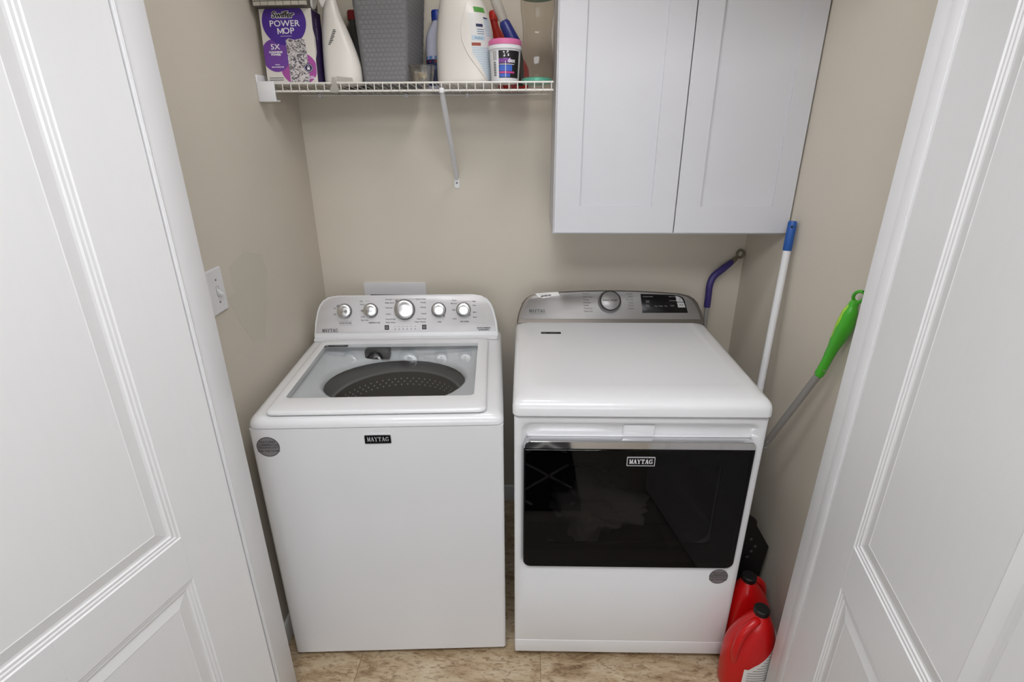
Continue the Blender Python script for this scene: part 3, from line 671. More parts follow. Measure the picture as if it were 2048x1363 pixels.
art('printed_disc', clampx(circ(.0735, .190, .067, .071, 48), eps, eps, BW-eps, AH-eps), PUR, 2)
art('printed_disc', clampx(circ(.104, .046, .056, .053, 48), eps, eps, BW-eps, AH-eps), MAG, 1)
art('printed_disc', clampx(circ(.036, .088, .043, .052, 48), eps, eps, BW-eps, AH-eps), VIO, 1.5)
def padmat():
    m = bpy.data.materials.new('looped_pad_print'); m.use_nodes = True; nt = m.node_tree; L = nt.links; bs = nt.nodes['Principled BSDF']
    tc = nt.nodes.new('ShaderNodeTexCoord'); n = nt.nodes.new('ShaderNodeTexNoise'); n.inputs['Scale'].default_value = 75; n.inputs['Detail'].default_value = 1.5; n.inputs['Distortion'].default_value = 2.2
    L.new(tc.outputs['Object'], n.inputs['Vector']); cr = nt.nodes.new('ShaderNodeValToRGB'); e = cr.color_ramp.elements
    e[0].position = .40; e[0].color = lin((84, 78, 84)); e[1].position = .56; e[1].color = lin((204, 199, 198)); L.new(n.outputs['Fac'], cr.inputs[0]); L.new(cr.outputs[0], bs.inputs['Base Color'])
    return m
art('printed_pad', [(.074, .002), (.134, .002), (.1345, .06), (.131, .136), (.118, .140), (.1, .136), (.082, .141), (.0725, .137)], padmat(), 3)
LOCK = mat('navy_ink', (38, 28, 76), .5)
art('printed_disc', circ(.1335, .048, .014, n=28), LOCK, 4)
b = NB(); add_ring(b, circ(.1335, .048, .0122, n=28), circ(.1335, .048, .0112, n=28), .00085, .0009); add_flat(b, rect(.1295, .042, .1375, .0495), .0009); add_ring(b, circ(.1335, .0505, .0035, .005, n=16), circ(.1335, .0505, .0022, .0035, n=16), .00085, .0009); obj('printed_marking', b, WHITEP, box, FB, smooth=False)
b = NB()
for t_, x_, s_, z_ in (('POWER', .0745, .0262, .186), ('OP', .0845, .0262, .1635), ('5X', .0375, .0235, .1145)):
    b = NB(); add_text(b, t_, s_, x_, z_, z=.0007, offset=.0003, spacing=1.02); obj('lettering', b, WHITEP, box, FB, smooth=False, fix=False)
b = NB(); x_, y_, h_, w_ = .0505, .1543, .0184, .0032
add_flat(b, rect(x_, y_, x_+w_, y_+h_), .0007); add_flat(b, rect(x_+.0150, y_, x_+.0150+w_, y_+h_), .0007)
add_flat(b, [(x_+w_*.2, y_+h_), (x_+.0074, y_+.0030), (x_+.0108, y_+.0030), (x_+w_*1.15, y_+h_)], .0007); add_flat(b, [(x_+.0150-w_*.15, y_+h_), (x_+.0074, y_+.0030), (x_+.0108, y_+.0030), (x_+.0150+w_*.8, y_+h_)], .0007)
obj('lettering', b, WHITEP, box, FB, smooth=False, fix=False)
b = NB()
add_flat(b, rect(.058, .1475, .092, .1485), .0007)
add_text(b, 'CLEANING', .0085, .0375, .0985, z=.0007, offset=.0004); add_text(b, 'POWER', .0085, .0375, .0905, z=.0007, offset=.0004)
add_text(b, 'MULTI-SURFACE', .0052, .0385, .0515, z=.0007, offset=.0002)
for i in range(5): add_flat(b, circ(.0325+.003*i, .0585+.0015*((i+1) % 2), .0014, n=8), .0007)
add_flat(b, rect(.136, .014, .153, .017), .0007); add_flat(b, rect(.136, .0195, .148, .0215), .0007)
obj('lettering', b, WHITEP, box, FB, smooth=False, fix=False)
b = NB(); add_text(b, 'Swiffer', .0265, .0705, .2125, z=.0008, offset=.0021, shear=.25, spacing=.92); obj('lettering', b, WHITEP, box, FB, smooth=False, fix=False)
b = NB(); add_text(b, 'Swiffer', .0265, .0705, .2125, z=.0011, offset=.0006, shear=.25, spacing=.92); obj('lettering', b, BLACK, box, FB, smooth=False, fix=False)
b = NB()
for s_ in (.0155, .0085): add_flat(b, rect(.008, s_, .052, s_+.0032), .0004)
obj('printed_marking', b, MGREY, box, FB, smooth=False)
FS = frame((BW/2+.0002, 0, 0), (0, 1, 0), (0, 0, 1), (1, 0, 0))
art('side_print', [(.001, .002), (BD-.001, .002), (BD-.001, BH-.002), (.001, BH-.002), (.001, .145), (.014, .125), (.014, .085), (.001, .065)], PURD, 1, FS)
b = NB(); add_text(b, 'POWER MOP', .010, .03, .150, z=.0005, rot=R(90)); obj('lettering', b, LGREY, box, FS, smooth=False, fix=False)
# woven basket on top of the box and a rag beside it
STRAW = mat('pale_woven_strip', (190, 184, 172), .7); STRAWD = mat('dark_woven_edge', (96, 90, 82), .8)
ztop = sz(1.802)+BH
bas = thing('woven_basket', 'pale woven basket resting on top of the mop refill box', 'basket', (-.722, 1.84, ztop+.0005)); bas.rotation_euler = (TILT, 0, R(-3))
b = NB(); add_loft(b, [zr(rr(0, 0, .078, .045, .012, 6), 0), zr(rr(0, 0, .083, .05, .014, 6), .11), zr(rr(0, 0, .080, .047, .013, 6), .11), zr(rr(0, 0, .075, .042, .01, 6), .004)]); obj('liner', b, STRAWD, bas)
for k in range(7):
    x = -.069+k*.023
    b = NB(); add_prism(b, rect(x-.0105, .002, x+.0105, .012), lambda x, z: (x, -.0475-.045*z, z), lambda x, z: (x, -.0405, z)); add_prism(b, rect(x-.0105, .014, x+.0105, .06), lambda x, z: (x, -.0478-.045*z, z), lambda x, z: (x, -.04, z)); obj('slat', b, STRAW, bas, smooth=False)
RAG = mat('white_rag', (205, 199, 194), .9, bump=(200, .3, .001))
b = NB(); nu, nv = 18, 14; g = [[None]*nv for _ in range(nu)]
for i in range(nu):
    for j in range(nv):
        u_, v_ = i/(nu-1), j/(nv-1)
        f = noise.noise(Vector((u_*4, v_*2.5, 3)))*.016
        drop = max(0, v_-.35)
        g[i][j] = b.verts.new((-.026+u_*.050, -.045+.02*math.sin(u_*7)-.02*drop+f, .068-drop*.11*(.6+.4*math.sin(u_*9+1))+noise.noise(Vector((u_*5, v_*5, 9)))*.008))
for i in range(nu-1):
    for j in range(nv-1): b.faces.new((g[i][j], g[i+1][j], g[i+1][j+1], g[i][j+1]))
rag = obj('cleaning_rag', b, RAG, None, sharp=180); rag.location = (-.6135, 1.872, ztop+.004)
mo = rag.modifiers.new('t', 'SOLIDIFY'); mo.thickness = .003
tag(rag, 'white crumpled cleaning rag hanging beside the mop refill box', 'rag')

class Surf:
    """lofted bottle wall: sections (z, cx, cy, hx, hy, e) with superellipse exponent e"""
    def __init__(s, sec): s.sec = sec
    def at(s, z):
        S = s.sec
        if z <= S[0][0]: return S[0]
        for a, b in zip(S, S[1:]):
            if z <= b[0]:
                t = (z-a[0])/max(b[0]-a[0], 1e-9); return tuple(p+(q-p)*t for p, q in zip(a, b))
        return S[-1]
    def p(s, th, z, off=0):
        _, cx, cy, hx, hy, e = s.at(z)
        c, n = math.cos(th), math.sin(th); k = 2/e
        return (cx+(hx+off)*math.copysign(abs(c)**k, c), cy+(hy+off)*math.copysign(abs(n)**k, n), z)
    def body(s, nm, m, par, n=48, sub=3, mx=None):
        b = NB(); zs = []
        for a, q in zip(s.sec, s.sec[1:]):
            zs += [a[0]+(q[0]-a[0])*i/sub for i in range(sub)]
        zs.append(s.sec[-1][0])
        add_loft(b, [[s.p(2*PI*i/n, z) for i in range(n)] for z in zs]); return obj(nm, b, m, par, mx, sharp=50)
    def patch(s, nm, m, par, t0, t1, z0, z1, off=.0006, nt=14, nz=10, top=None, bot=None):
        b = NB(); G = []
        for i in range(nt+1):
            u = i/nt; th = t0+(t1-t0)*u
            a0 = bot(u) if bot else z0; a1 = top(u) if top else z1
            G.append([b.verts.new(s.p(th, a0+(a1-a0)*j/nz, off)) for j in range(nz+1)])
        for i in range(nt):
            for j in range(nz): b.faces.new((G[i][j], G[i+1][j], G[i+1][j+1], G[i][j+1]))
        return obj(nm, b, m, par, sharp=60)
    def lines(s, b, t0, t1, z, h, off=.001):
        G = [[b.verts.new(s.p(t0+(t1-t0)*i/6, zz, off)) for zz in (z, z+h)] for i in range(7)]
        for i in range(6): b.faces.new((G[i][0], G[i+1][0], G[i+1][1], G[i][1]))
    def textfn(s, th, r, off=.0012):
        return lambda x, y, z: s.p(th+x/r, y, off)
def smooth_sec(S, n=4):
    """Catmull-Rom refinement of the section list"""
    out = []
    for i in range(len(S)-1):
        p0, p1, p2, p3 = S[max(i-1, 0)], S[i], S[i+1], S[min(i+2, len(S)-1)]
        for k in range(n):
            t = k/n
            out.append(tuple(.5*((2*b_)+(-a+c)*t+(2*a-5*b_+4*c-d)*t*t+(-a+3*b_-3*c+d)*t**3) if 0 < k else b_ for a, b_, c, d in zip(p0, p1, p2, p3)))
    out.append(S[-1]); return [(max(o[0], 0),)+o[1:] for o in out]
HDPE = mat('milky_plastic', (222, 217, 210), .38)
# white spray bottle
sb = on_shelf('spray_bottle', 'white tapering spray bottle between the purple box and the grey bin', 'bottle', -.578, 1.855)
S = Surf(smooth_sec([(0, 0, 0, .053, .034, 2.6), (.006, 0, 0, .0575, .037, 2.6), (.05, -.0005, 0, .0575, .037, 2.5), (.10, -.007, 0, .0500, .034, 2.3), (.15, -.015, 0, .0395, .029, 2.1), (.19, -.0205, 0, .0285, .024, 2), (.23, -.0225, 0, .0195, .0185, 2), (.245, -.0225, 0, .0175, .0175, 2)]))
S.body('bottle', HDPE, sb, sub=2)
b = NB(); add_lathe(b, [(.0185, .243), (.0185, .27), (.014, .274)], 28, (-.0225, 0)); obj('collar', b, PLAST, sb)
b = NB(); add_box(b, (-.05, -.012, .274), (.03, .012, .302), .006, 3); k = obj('spray_head', b, PLAST, sb)
b = NB(); add_tube(b, [(-.035, 0, .278), (-.042, 0, .262), (-.04, 0, .236)], [.006, .005, .004], 8); obj('trigger', b, PLAST, k)
b = NB()
for i in range(9):
    z_ = .108+i*.0048; th = R(-112)+i*R(3.2)
    S.lines(b, th, th+R(9+(i*7) % 5), z_, .0026)
obj('printed_marking', b, DGREY, sb, smooth=False)
# dark bottle behind
db = on_shelf('dark_bottle', 'dark bottle with a red cap and green label half hidden behind the grey bin', 'bottle', -.579, 2.005)
DARKG = mat('dark_grey_plastic', (74, 74, 72), .4); OLIVE = mat('olive_label', (110, 112, 42), .5); REDC = mat('dark_red_cap', (150, 28, 34), .4)
S = Surf(smooth_sec([(0, 0, 0, .042, .034, 2.6), (.01, 0, 0, .046, .036, 2.6), (.14, 0, 0, .046, .036, 2.4), (.185, 0, 0, .026, .024, 2), (.205, 0, 0, .014, .014, 2), (.215, 0, 0, .014, .014, 2)])); S.body('bottle', DARKG, db, sub=2)
S.patch('label', OLIVE, db, R(-150), R(-10), .02, .085)
b = NB(); add_lathe(b, [(.017, .212), (.0175, .235), (.015, .24)], 24); obj('cap', b, REDC, db)
# grey woven storage bin
binr = on_shelf('storage_bin', 'tall grey woven-texture plastic bin in the middle of the shelf', 'storage bin', -.4375, 1.93, R(-4))
GBIN = mat('grey_bin_plastic', (122, 122, 124), .65); GBIND = mat('grey_bin_groove', (112, 112, 114), .7)
bw0, bw1, bd0, bd1, bh = .0715, .089, .095, .112, .30
def bsec(z): t = z/bh; return bw0+(bw1-bw0)*t, bd0+(bd1-bd0)*t
rg = []
for z_ in (0, .004, bh): rg.append(zr(rr(0, 0, bsec(z_)[0]-(.004 if z_ == 0 else 0), bsec(z_)[1]-(.004 if z_ == 0 else 0), .016, 8), z_))
rg += [zr(rr(0, 0, bsec(bh)[0]-.003, bsec(bh)[1]-.003, .014, 8), bh), zr(rr(0, 0, bsec(.01)[0]-.003, bsec(.01)[1]-.003, .014, 8), .006)]
b = NB(); add_loft(b, rg); obj('shell', b, GBIND, binr)
b = NB(); cw, ch_ = .0132, .0125
def pad(face, u, z0, z1):
    def P(u_, z_, o_):
        hx, hy = bsec(z_)
        return (u_*hx/bw0, -hy-o_, z_) if face == 0 else (hx+o_, u_*hy/bd0, z_) if face == 1 else (-hx-o_, u_*hy/bd0, z_)
    w = cw*.485; e = .0022
    o1 = [P(u-w, z0, -.0005), P(u+w, z0, -.0005), P(u+w, z1, -.0005), P(u-w, z1, -.0005)]
    i1 = [P(u-w+e, z0+e, .0004), P(u+w-e, z0+e, .0004), P(u+w-e, z1-e, .0004), P(u-w+e, z1-e, .0004)]
    add_loft(b, [o1, i1], False, True)
for face, hw in ((0, bw0-.013), (1, bd0-.013), (2, bd0-.013)):
    n_ = int(2*hw/cw)
    for r_ in range(22):
        for c_ in range(n_+1):
            u = -n_*cw/2+c_*cw+(cw*.5 if r_ % 2 else 0)
            if abs(u) > hw+.001: continue
            pad(face, u, .012+r_*ch_, .012+(r_+.93)*ch_)
tag(obj('weave', b, GBIN, binr, smooth=False), kind='stuff')
b = NB(); add_ring(b, rr(0, 0, bw1+.004, bd1+.004, .02, 8), rr(0, 0, bw1-.002, bd1-.002, .015, 8), bh-.014, bh+.004); obj('rim', b, GBIN, binr)
# blue-capped bleach bottle
bb = on_shelf('bleach_bottle', 'white bottle with blue cap and blue label between the bin and the big jug', 'bottle', -.3030, 2.012)
LAV = mat('bluish_white_plastic', (196, 197, 214), .4); BLUE = mat('cap_blue', (24, 52, 140), .4); NAVY = mat('label_navy', (26, 34, 78), .5); LBLUE = mat('label_light_blue', (92, 130, 190), .5)
S = Surf(smooth_sec([(0, 0, 0, .036, .032, 2.5), (.008, 0, 0, .039, .036, 2.5), (.14, 0, 0, .039, .036, 2.3), (.175, 0, 0, .033, .031, 2.1), (.198, 0, 0, .02, .02, 2), (.206, 0, 0, .015, .015, 2), (.214, 0, 0, .015, .015, 2)])); S.body('bottle', LAV, bb, sub=2)
S.patch('label', NAVY, bb, R(-175), R(-5), .012, .092, nt=24); 
b = NB(); S.lines(b, R(-175), R(-5), .093, .009); obj('label_band', b, LBLUE, bb)
b = NB(); S.lines(b, R(-170), R(-20), .083, .006); obj('label_band', b, REDC, bb)
b = NB(); add_text(b, 'NOI', .017, 0, .066, fn=S.textfn(R(-107), .04)); obj('lettering', b, LBLUE, bb, smooth=False, fix=False)
b = NB(); add_lathe(b, [(.0175, .210), (.018, .236), (.016, .24)], 28); obj('cap', b, BLUE, bb)
# small clear box with a cream artificial flower in it
cb = on_shelf('clear_box', 'small clear plastic box in front of the grey bin', 'box', -.325, 1.815)
b = NB(); rgs = [zr(rr(0, 0, .031, .022, .006, 5), 0), zr(rr(0, 0, .036, .026, .007, 5), .046), zr(rr(0, 0, .035, .025, .006, 5), .046), zr(rr(0, 0, .030, .021, .005, 5), .001)]
add_loft(b, rgs); obj('box', b, CLEARP, cb)
b = NB(); add_ring(b, rr(0, 0, .038, .028, .008, 5), rr(0, 0, .0352, .0252, .006, 5), .0455, .0475); obj('rim', b, CLEARP, cb)
CREAM = mat('cream_petal', (206, 198, 172), .8)
fw = on_shelf('artificial_flower', 'cream artificial flower lying in the small clear box', 'flower', -.322, 1.813)
for k in range(11):
    a = k*2.4; b = NB(); r0 = .004+.001*k
    c = Vector((math.cos(a)*r0, math.sin(a)*r0*.7-.004, .007+.0016*(10-k) if k > 3 else .022-.003*k)); rot = Matrix.Rotation(a, 3, 'Z') @ Matrix.Rotation(R(-25-5*k), 3, 'Y')
    add_loft(b, [[tuple(c+rot @ Vector(p)) for p in ((0, -.001, 0), (.006, -.0045, .0012), (.0115, -.003, .003), (.0135, 0, .004), (.0115, .003, .003), (.006, .0045, .0012))], [tuple(c+rot @ Vector(p)) for p in ((0, -.001, .0012), (.006, -.0045, .0022), (.0115, -.003, .004), (.0135, 0, .005), (.0115, .003, .004), (.006, .0045, .0022))]])
    obj('petal', b, CREAM, fw)
# big white detergent jug
jg = on_shelf('detergent_jug', 'large white detergent jug with a blue and white back label', 'jug', -.2005, 1.907, R(-10))
S = Surf(smooth_sec([(0, 0, 0, .080, .058, 2.9), (.006, 0, 0, .0865, .063, 2.9), (.03, 0, 0, .0895, .065, 2.8), (.12, 0, 0, .0895, .066, 2.6), (.18, -.002, 0, .083, .063, 2.4), (.23, -.008, 0, .070, .055, 2.2), (.27, -.018, 0, .045, .042, 2), (.285, -.02, 0, .030, .030, 2), (.295, -.02, 0, .028, .028, 2)])); S.body('jug', HDPE, jg, n=64, sub=2)
b = NB(); add_lathe(b, [(.033, .288), (.034, .325), (.031, .33)], 32, (-.02, 0)); obj('cap', b, mat('jug_cap_green', (60, 130, 60), .4), jg)
rc = smooth_sec([(0, -70, .224), (1, -80, .196), (2, -86.5, .158), (3, -86, .118), (4, -77, .080), (5, -61, .048), (6, -42, .022), (7, -30, .010)], 5)
pts = [S.p(R(a_), z_, .0004) for _, a_, z_ in rc]
b = NB(); add_tube(b, pts, .0026, 8); obj('moulded_ridge', b, HDPE, jg)
LABB = mat('pale_blue_label', (178, 198, 212), .5); LABW = mat('label_white', (214, 214, 212), .5)
tfun = lambda u: .196-.01*u
bfun = lambda u: .085-.07*min(1, u*1.5)
S.patch('label', LABW, jg, R(-72), R(-12), 0, 0, .0005, 18, 14, top=tfun, bot=bfun)
b = NB()
for i in range(15):
    z_ = .098-i*.0062; t0 = -70+max(0, (.085-z_))*520
    if t0 < -20: S.lines(b, R(t0), R(-16), z_, .0032)
for i in range(8): S.lines(b, R(-34), R(-14), .176-i*.006, .0035)
S.lines(b, R(-70), R(-38), .121, .012)
obj('printed_marking', b, LABB, jg, smooth=False)
b = NB(); S.lines(b, R(-71), R(-50), .105, .0085); obj('printed_band', b, mat('label_rust', (150, 66, 40), .5), jg)
b = NB(); S.lines(b, R(-58), R(-40), .157, .008); S.lines(b, R(-34), R(-18), .181, .004)
obj('printed_band', b, NAVY, jg)
b = NB()
for i in range(3): S.lines(b, R(-57), R(-38), .149-i*.006, .0018)
add_text(b, 'Active', .010, 0, .1265, fn=S.textfn(R(-54), .075)); obj('lettering', b, mat('label_teal', (70, 120, 150), .5), jg, smooth=False)
b = NB(); S.lines(b, R(-56), R(-22), .198, .014, .0009); obj('green_flash', b, mat('label_green', (82, 150, 66), .4), jg)
# spackling tub
tub = on_shelf('spackling_tub', 'small white tub with pink lid and black label at the shelf front', 'tub', -.0725, 1.8315)
S = Surf([(0, 0, 0, .0405, .0405, 2), (.003, 0, 0, .042, .042, 2), (.088, 0, 0, .0475, .0475, 2), (.0885, 0, 0, .0505, .0505, 2), (.0985, 0, 0, .0515, .0515, 2), (.0995, 0, 0, .047, .047, 2), (.102, 0, 0, .047, .047, 2)]); S.body('tub', PLAST, tub, sub=1)
b = NB(); add_lathe(b, [(.049, .1), (.0498, .103), (.0498, .1125), (.0478, .115), (.001, .1145)], 48); obj('lid', b, mat('pink_lid', (214, 112, 160), .45), tub)
S.patch('label', BLACKP, tub, R(-112), R(-28), .010, .083, nt=20)
b = NB(); S.lines(b, R(-110), R(-66), .050, .012); obj('printed_band', b, mat('label_purple', (140, 70, 165), .5), tub)
b = NB(); S.lines(b, R(-110), R(-60), .028, .016); S.lines(b, R(-110), R(-68), .012, .009); obj('printed_band', b, mat('label_blue', (52, 92, 180), .5), tub)
b = NB(); S.lines(b, R(-110), R(-50), .022, .005); obj('printed_band', b, mat('label_pink', (190, 60, 130), .5), tub)
b = NB()
def quad(x0, y0, x1, y1, rot, th, r, off=.0011):
    c, s = math.cos(rot), math.sin(rot); mx_, my_ = (x0+x1)/2, (y0+y1)/2
    P = [(mx_+c*(x-mx_)-s*(y-my_), my_+s*(x-mx_)+c*(y-my_)) for x, y in rect(x0, y0, x1, y1)]
    b.faces.new([b.verts.new(S.p(th+x/r, y, off)) for x, y in P])
quad(-.008, .067, .008, .081, R(8), R(-84), .046)
quad(-.0007, .011, .0007, .055, 0, R(-86), .046); S.lines(b, R(-110), R(-52), .0455, .0015, .0012)
add_text(b, 'dex', .016, 0, .056, offset=.0004, fn=S.textfn(R(-63), .046)); 
for i in range(4): add_flat(b, [S.p(R(-36)+a_, z_, .0012)[:2] for a_, z_ in ()] or [(0, 0), (.0001, 0), (0, .0001)], .05) if False else None
obj('lettering', b, WHITEP, tub, smooth=False, fix=False)
b = NB(); add_text(b, 'DAP', .0085, 0, .074, offset=.0005, rot=R(8), fn=S.textfn(R(-84), .046, .0016)); add_text(b, 'Dry', .014, 0, .056, fn=S.textfn(R(-92), .046, .0014)); obj('lettering', b, BLACK, tub, smooth=False, fix=False)
b = NB()
for i in range(16):
    S.lines(b, R(-136), R(-124), .016+i*.0024, .0009+.0006*((i*5) % 3 == 0))
obj('bar_code', b, BLACK, tub, smooth=False)
S.patch('side_print', LGREY, tub, R(-138), R(-120), .058, .083)
# red bottle and leaning navy-collared bottle behind the tub
rb = on_shelf('red_bottle', 'red plastic bottle behind the small pink-lidded tub', 'bottle', -.064, 2.005)
REDP = mat('red_plastic', (186, 38, 30), .35)
S = Surf(smooth_sec([(0, .012, 0, .045, .034, 2.4), (.008, .012, 0, .050, .037, 2.4), (.06, .012, 0, .052, .037, 2.4), (.10, -.002, 0, .044, .034, 2.3), (.15, -.030, 0, .026, .026, 2), (.185, -.046, 0, .015, .016, 2), (.21, -.052, 0, .012, .012, 2)])); S.body('bottle', REDP, rb, sub=2)
b = NB(); add_lathe(b, [(.015, .207), (.015, .232), (.012, .236)], 24, (-.052, 0)); obj('cap', b, REDP, rb)
ln = on_shelf('leaning_brush', 'clear handled brush with a navy sleeve leaning between jug and tub', 'brush', -.018, 1.897)
b = NB(); add_tube(b, [(-.010, .012, .002), (-.010, .012, .03), (-.012, .012, .08), (-.024, .012, .120)], [.012, .013, .012, .012], 18); obj('brush_base', b, BLACKP, ln)
b = NB(); add_tube(b, [(-.020, .012, .108), (-.027, .012, .122), (-.058, .012, .178), (-.062, .012, .185)], [.016, .0205, .017, .013], 24); obj('sleeve', b, mat('navy_sleeve', (30, 40, 112), .4), ln)
b = NB(); add_tube(b, [(-.059, .012, .180), (-.066, .012, .196), (-.082, .012, .232), (-.092, .012, .255), (-.096, .012, .262)], [.0125, .0145, .0165, .014, .006], 20); obj('handle', b, FROST, ln)
# clear bottle standing on its teal lid
ct = on_shelf('clear_bottle', 'clear waisted plastic bottle standing upside down on a glittery teal lid', 'bottle', .0245, 1.845)
S = Surf(smooth_sec([(.010, 0, 0, .048, .048, 2), (.02, 0, 0, .0515, .0515, 2), (.07, 0, 0, .050, .050, 2), (.125, 0, 0, .0435, .0435, 2), (.165, 0, 0, .0455, .0455, 2), (.205, 0, 0, .051, .051, 2), (.24, 0, 0, .051, .051, 2)], 5)); S.body('bottle', CLEARP, ct, sub=1)
def glitter():
    m = mat('teal_glitter', (96, 176, 150), .3, .2); nt = m.node_tree; L = nt.links; bs = nt.nodes['Principled BSDF']
    tc = nt.nodes.new('ShaderNodeTexCoord'); v = nt.nodes.new('ShaderNodeTexVoronoi'); v.inputs['Scale'].default_value = 420; L.new(tc.outputs['Object'], v.inputs['Vector'])
    bp = nt.nodes.new('ShaderNodeBump'); bp.inputs['Strength'].default_value = .8; bp.inputs['Distance'].default_value = .002; L.new(v.outputs['Color'], bp.inputs['Height']); L.new(bp.outputs[0], bs.inputs['Normal']); return m
TEAL = glitter()
b = NB(); add_lathe(b, [(.044, 0), (.0475, .002), (.0485, .009), (.046, .013), (.001, .013)], 40); obj('lid', b, TEAL, ct)
b = NB(); add_lathe(b, [(.052, .232), (.053, .236), (.053, .252), (.05, .256), (.001, .256)], 40); obj('base_cap', b, mat('green_rim', (80, 140, 110), .4), ct)
# ------------------------------------------------------------------ light switch
sw = thing('light_switch', 'white toggle light switch on the left closet wall', 'light switch', (XL, 1.3385, 1.249), R(90))
FSW = frame((0, 0, 0), (1, 0, 0), (0, 0, 1), (0, -1, 0))
b = NB(); add_loft(b, [zr(rr(0, 0, .0355, .059, .003, 4), 0), zr(rr(0, 0, .0355, .059, .003, 4), .003), zr(rr(0, 0, .0325, .056, .003, 4), .006)]); pl_ = obj('cover_plate', b, PLAST, sw, FSW)
b = NB(); add_ring(b, rr(0, 0, .0065, .0135, .0008, 3), rr(0, 0, .005, .012, .0006, 3), .0055, .0068); obj('toggle_slot', b, LGREY, sw, FSW)
b = NB(); add_loft(b, [zr(rr(0, -.003, .0045, .010, .001, 4), .005), zr(rr(0, -.0075, .0042, .004, .001, 4), .014), zr(rr(0, -.0095, .0038, .003, .001, 4), .019)]); obj('toggle', b, PLAST, sw, FSW)
for z_ in (.030, -.030):
    b = NB(); add_lathe(b, [(.0032, .0055), (.003, .0068), (.0005, .007)], 12, (0, z_)); obj('screw', b, MGREY, sw, FSW)
# washer outlet box on the back wall
ob = thing('washer_outlet_box', 'white plastic washer outlet box on the back wall behind the washer', 'outlet box', (-.532, YB, .945))
b = NB(); add_ring(b, rr(0, 0, .125, .118, .004, 4), rr(0, -.018, .104, .086, .003, 4), -.001, .008, lambda x, z, y: (x, -y, z)); obj('frame', b, PLAST, ob)
b = NB(); add_loft(b, [yr(rr(0, -.018, .1038, .0858, .003, 4), -.0005), yr(rr(0, -.018, .1038, .0858, .003, 4), -.0012)]); obj('recess_shade', b, BLACKP, ob)  # flat black plate; the shade of the box opening is in its colour

# ------------------------------------------------------------------ mops and poles
def V3(*a): return Vector(a)
# green handled mop
gm = thing('green_mop', 'mop with lime green grip and aluminium pole leaning on the right wall', 'mop', (.697, 1.79, 0))
O = V3(.697, 1.79, 0)
GREEN = mat('lime_grip', (72, 176, 44), .35); YG = mat('yellow_green_inlay', (160, 206, 60), .4)
A = V3(.800, 1.3488, 1.0224); Bp = V3(.697, 1.79, .035)
dirp = (Bp-A).normalized()
b = NB(); add_tube(b, [A-O-dirp*.02, A-O+dirp*.36], .0098, 16); add_tube(b, [A-O+dirp*.36, A-O+dirp*.368], [.0112, .0112], 16); obj('upper_pole', b, STEEL, gm)
b = NB(); add_tube(b, [A-O+dirp*.36, Bp-O], .0082, 16); obj('lower_pole', b, STEEL, gm)
for dd in (.012, .333):
    b = NB(); bmesh.ops.create_uvsphere(b, u_segments=10, v_segments=6, radius=.0028, matrix=Matrix.Translation(A-O+dirp*dd+V3(-.0055, -.0085, 0))); obj('pole_button', b, CHROME, gm)
gp = [A+dirp*.006, A, V3(.803, 1.339, 1.058), V3(.8045, 1.3275, 1.0984), V3(.807, 1.315, 1.140), V3(.809, 1.306, 1.175), V3(.811, 1.303, 1.206), V3(.815, 1.302, 1.2325), V3(.817, 1.300, 1.2425)]
gr_ = [.0115, .0122, .012, .0135, .0185, .0212, .0185, .0115, .0095]
def cr_spline(P, rr_, n=5):
    o, q = [], []
    for i in range(len(P)-1):
        a, b_, c, d = P[max(i-1, 0)], P[i], P[i+1], P[min(i+2, len(P)-1)]
        for k in range(n):
            t = k/n
            o.append(.5*((2*b_)+(-a+c)*t+(2*a-5*b_+4*c-d)*t*t+(-a+3*b_-3*c+d)*t**3)); q.append(rr_[i]+(rr_[i+1]-rr_[i])*(t*t*(3-2*t)))
    o.append(P[-1]); q.append(rr_[-1]); return o, q
P, Q = cr_spline([p-O for p in gp], gr_)
b = NB(); add_tube(b, P, Q, 20); grip = obj('grip', b, GREEN, gm)
ipts = [(p+V3(-.75, .05, .45).normalized()*(r_*.66)) for p, r_ in zip(P, Q)][9:40]; ir = [r_*.46*math.sin(PI*(i+.6)/(len(ipts)+.2))**.5 for i, r_ in enumerate(Q[9:40])]
b = NB(); add_tube(b, ipts, ir, 12); obj('grip_inlay', b, YG, grip)
ctr = V3(.8195, 1.295, 1.256)-O; axu = V3(.0, -.55, .83).normalized(); dcam = V3(-.53, -.80, .27); axv = dcam.cross(axu).normalized()
b = NB(); add_tube(b, [ctr+.0165*math.cos(t*2*PI/24)*axu*1.1+.0118*math.sin(t*2*PI/24)*axv for t in range(25)], .0042, 10, caps=False); obj('hanging_loop', b, GREEN, grip)
b = NB(); add_box(b, (-.035, -.14, 0), (.035, .14, .022), .008, 3); obj('mop_head', b, mat('mop_head_grey', (110, 112, 112), .8), gm)
# white pole with blue end
wp = thing('white_pole', 'white mop pole with a blue end cap leaning in the right corner', 'pole', (.742, 1.606, 0))
O = V3(.742, 1.606, 0); Tt = V3(.8185, 1.702, 1.372); Mm = V3(.789, 1.646, .856)
dirp = (Tt-Mm).normalized(); Bs = Mm-dirp*(Mm.z-.03)/dirp.z
O = V3(Bs.x, Bs.y, 0); wp.location = O
cap0 = Tt-dirp*.088
b = NB(); add_tube(b, [Bs-O, cap0-O], .0113, 18); obj('pole', b, PLAST, wp)
b = NB(); add_tube(b, [cap0-O-dirp*.003, cap0-O, Tt-O-dirp*.006, Tt-O], [.0118, .0132, .0132, .011], 18); k = obj('end_cap', b, mat('cap_royal_blue', (30, 84, 160), .4), wp)
b = NB(); add_tube(b, [Tt-O-dirp*.016+V3(-.006, -.0125, 0), Tt-O-dirp*.016+V3(-.004, -.0105, 0)], .0035, 10); obj('hanging_hole', b, BLACKP, k)
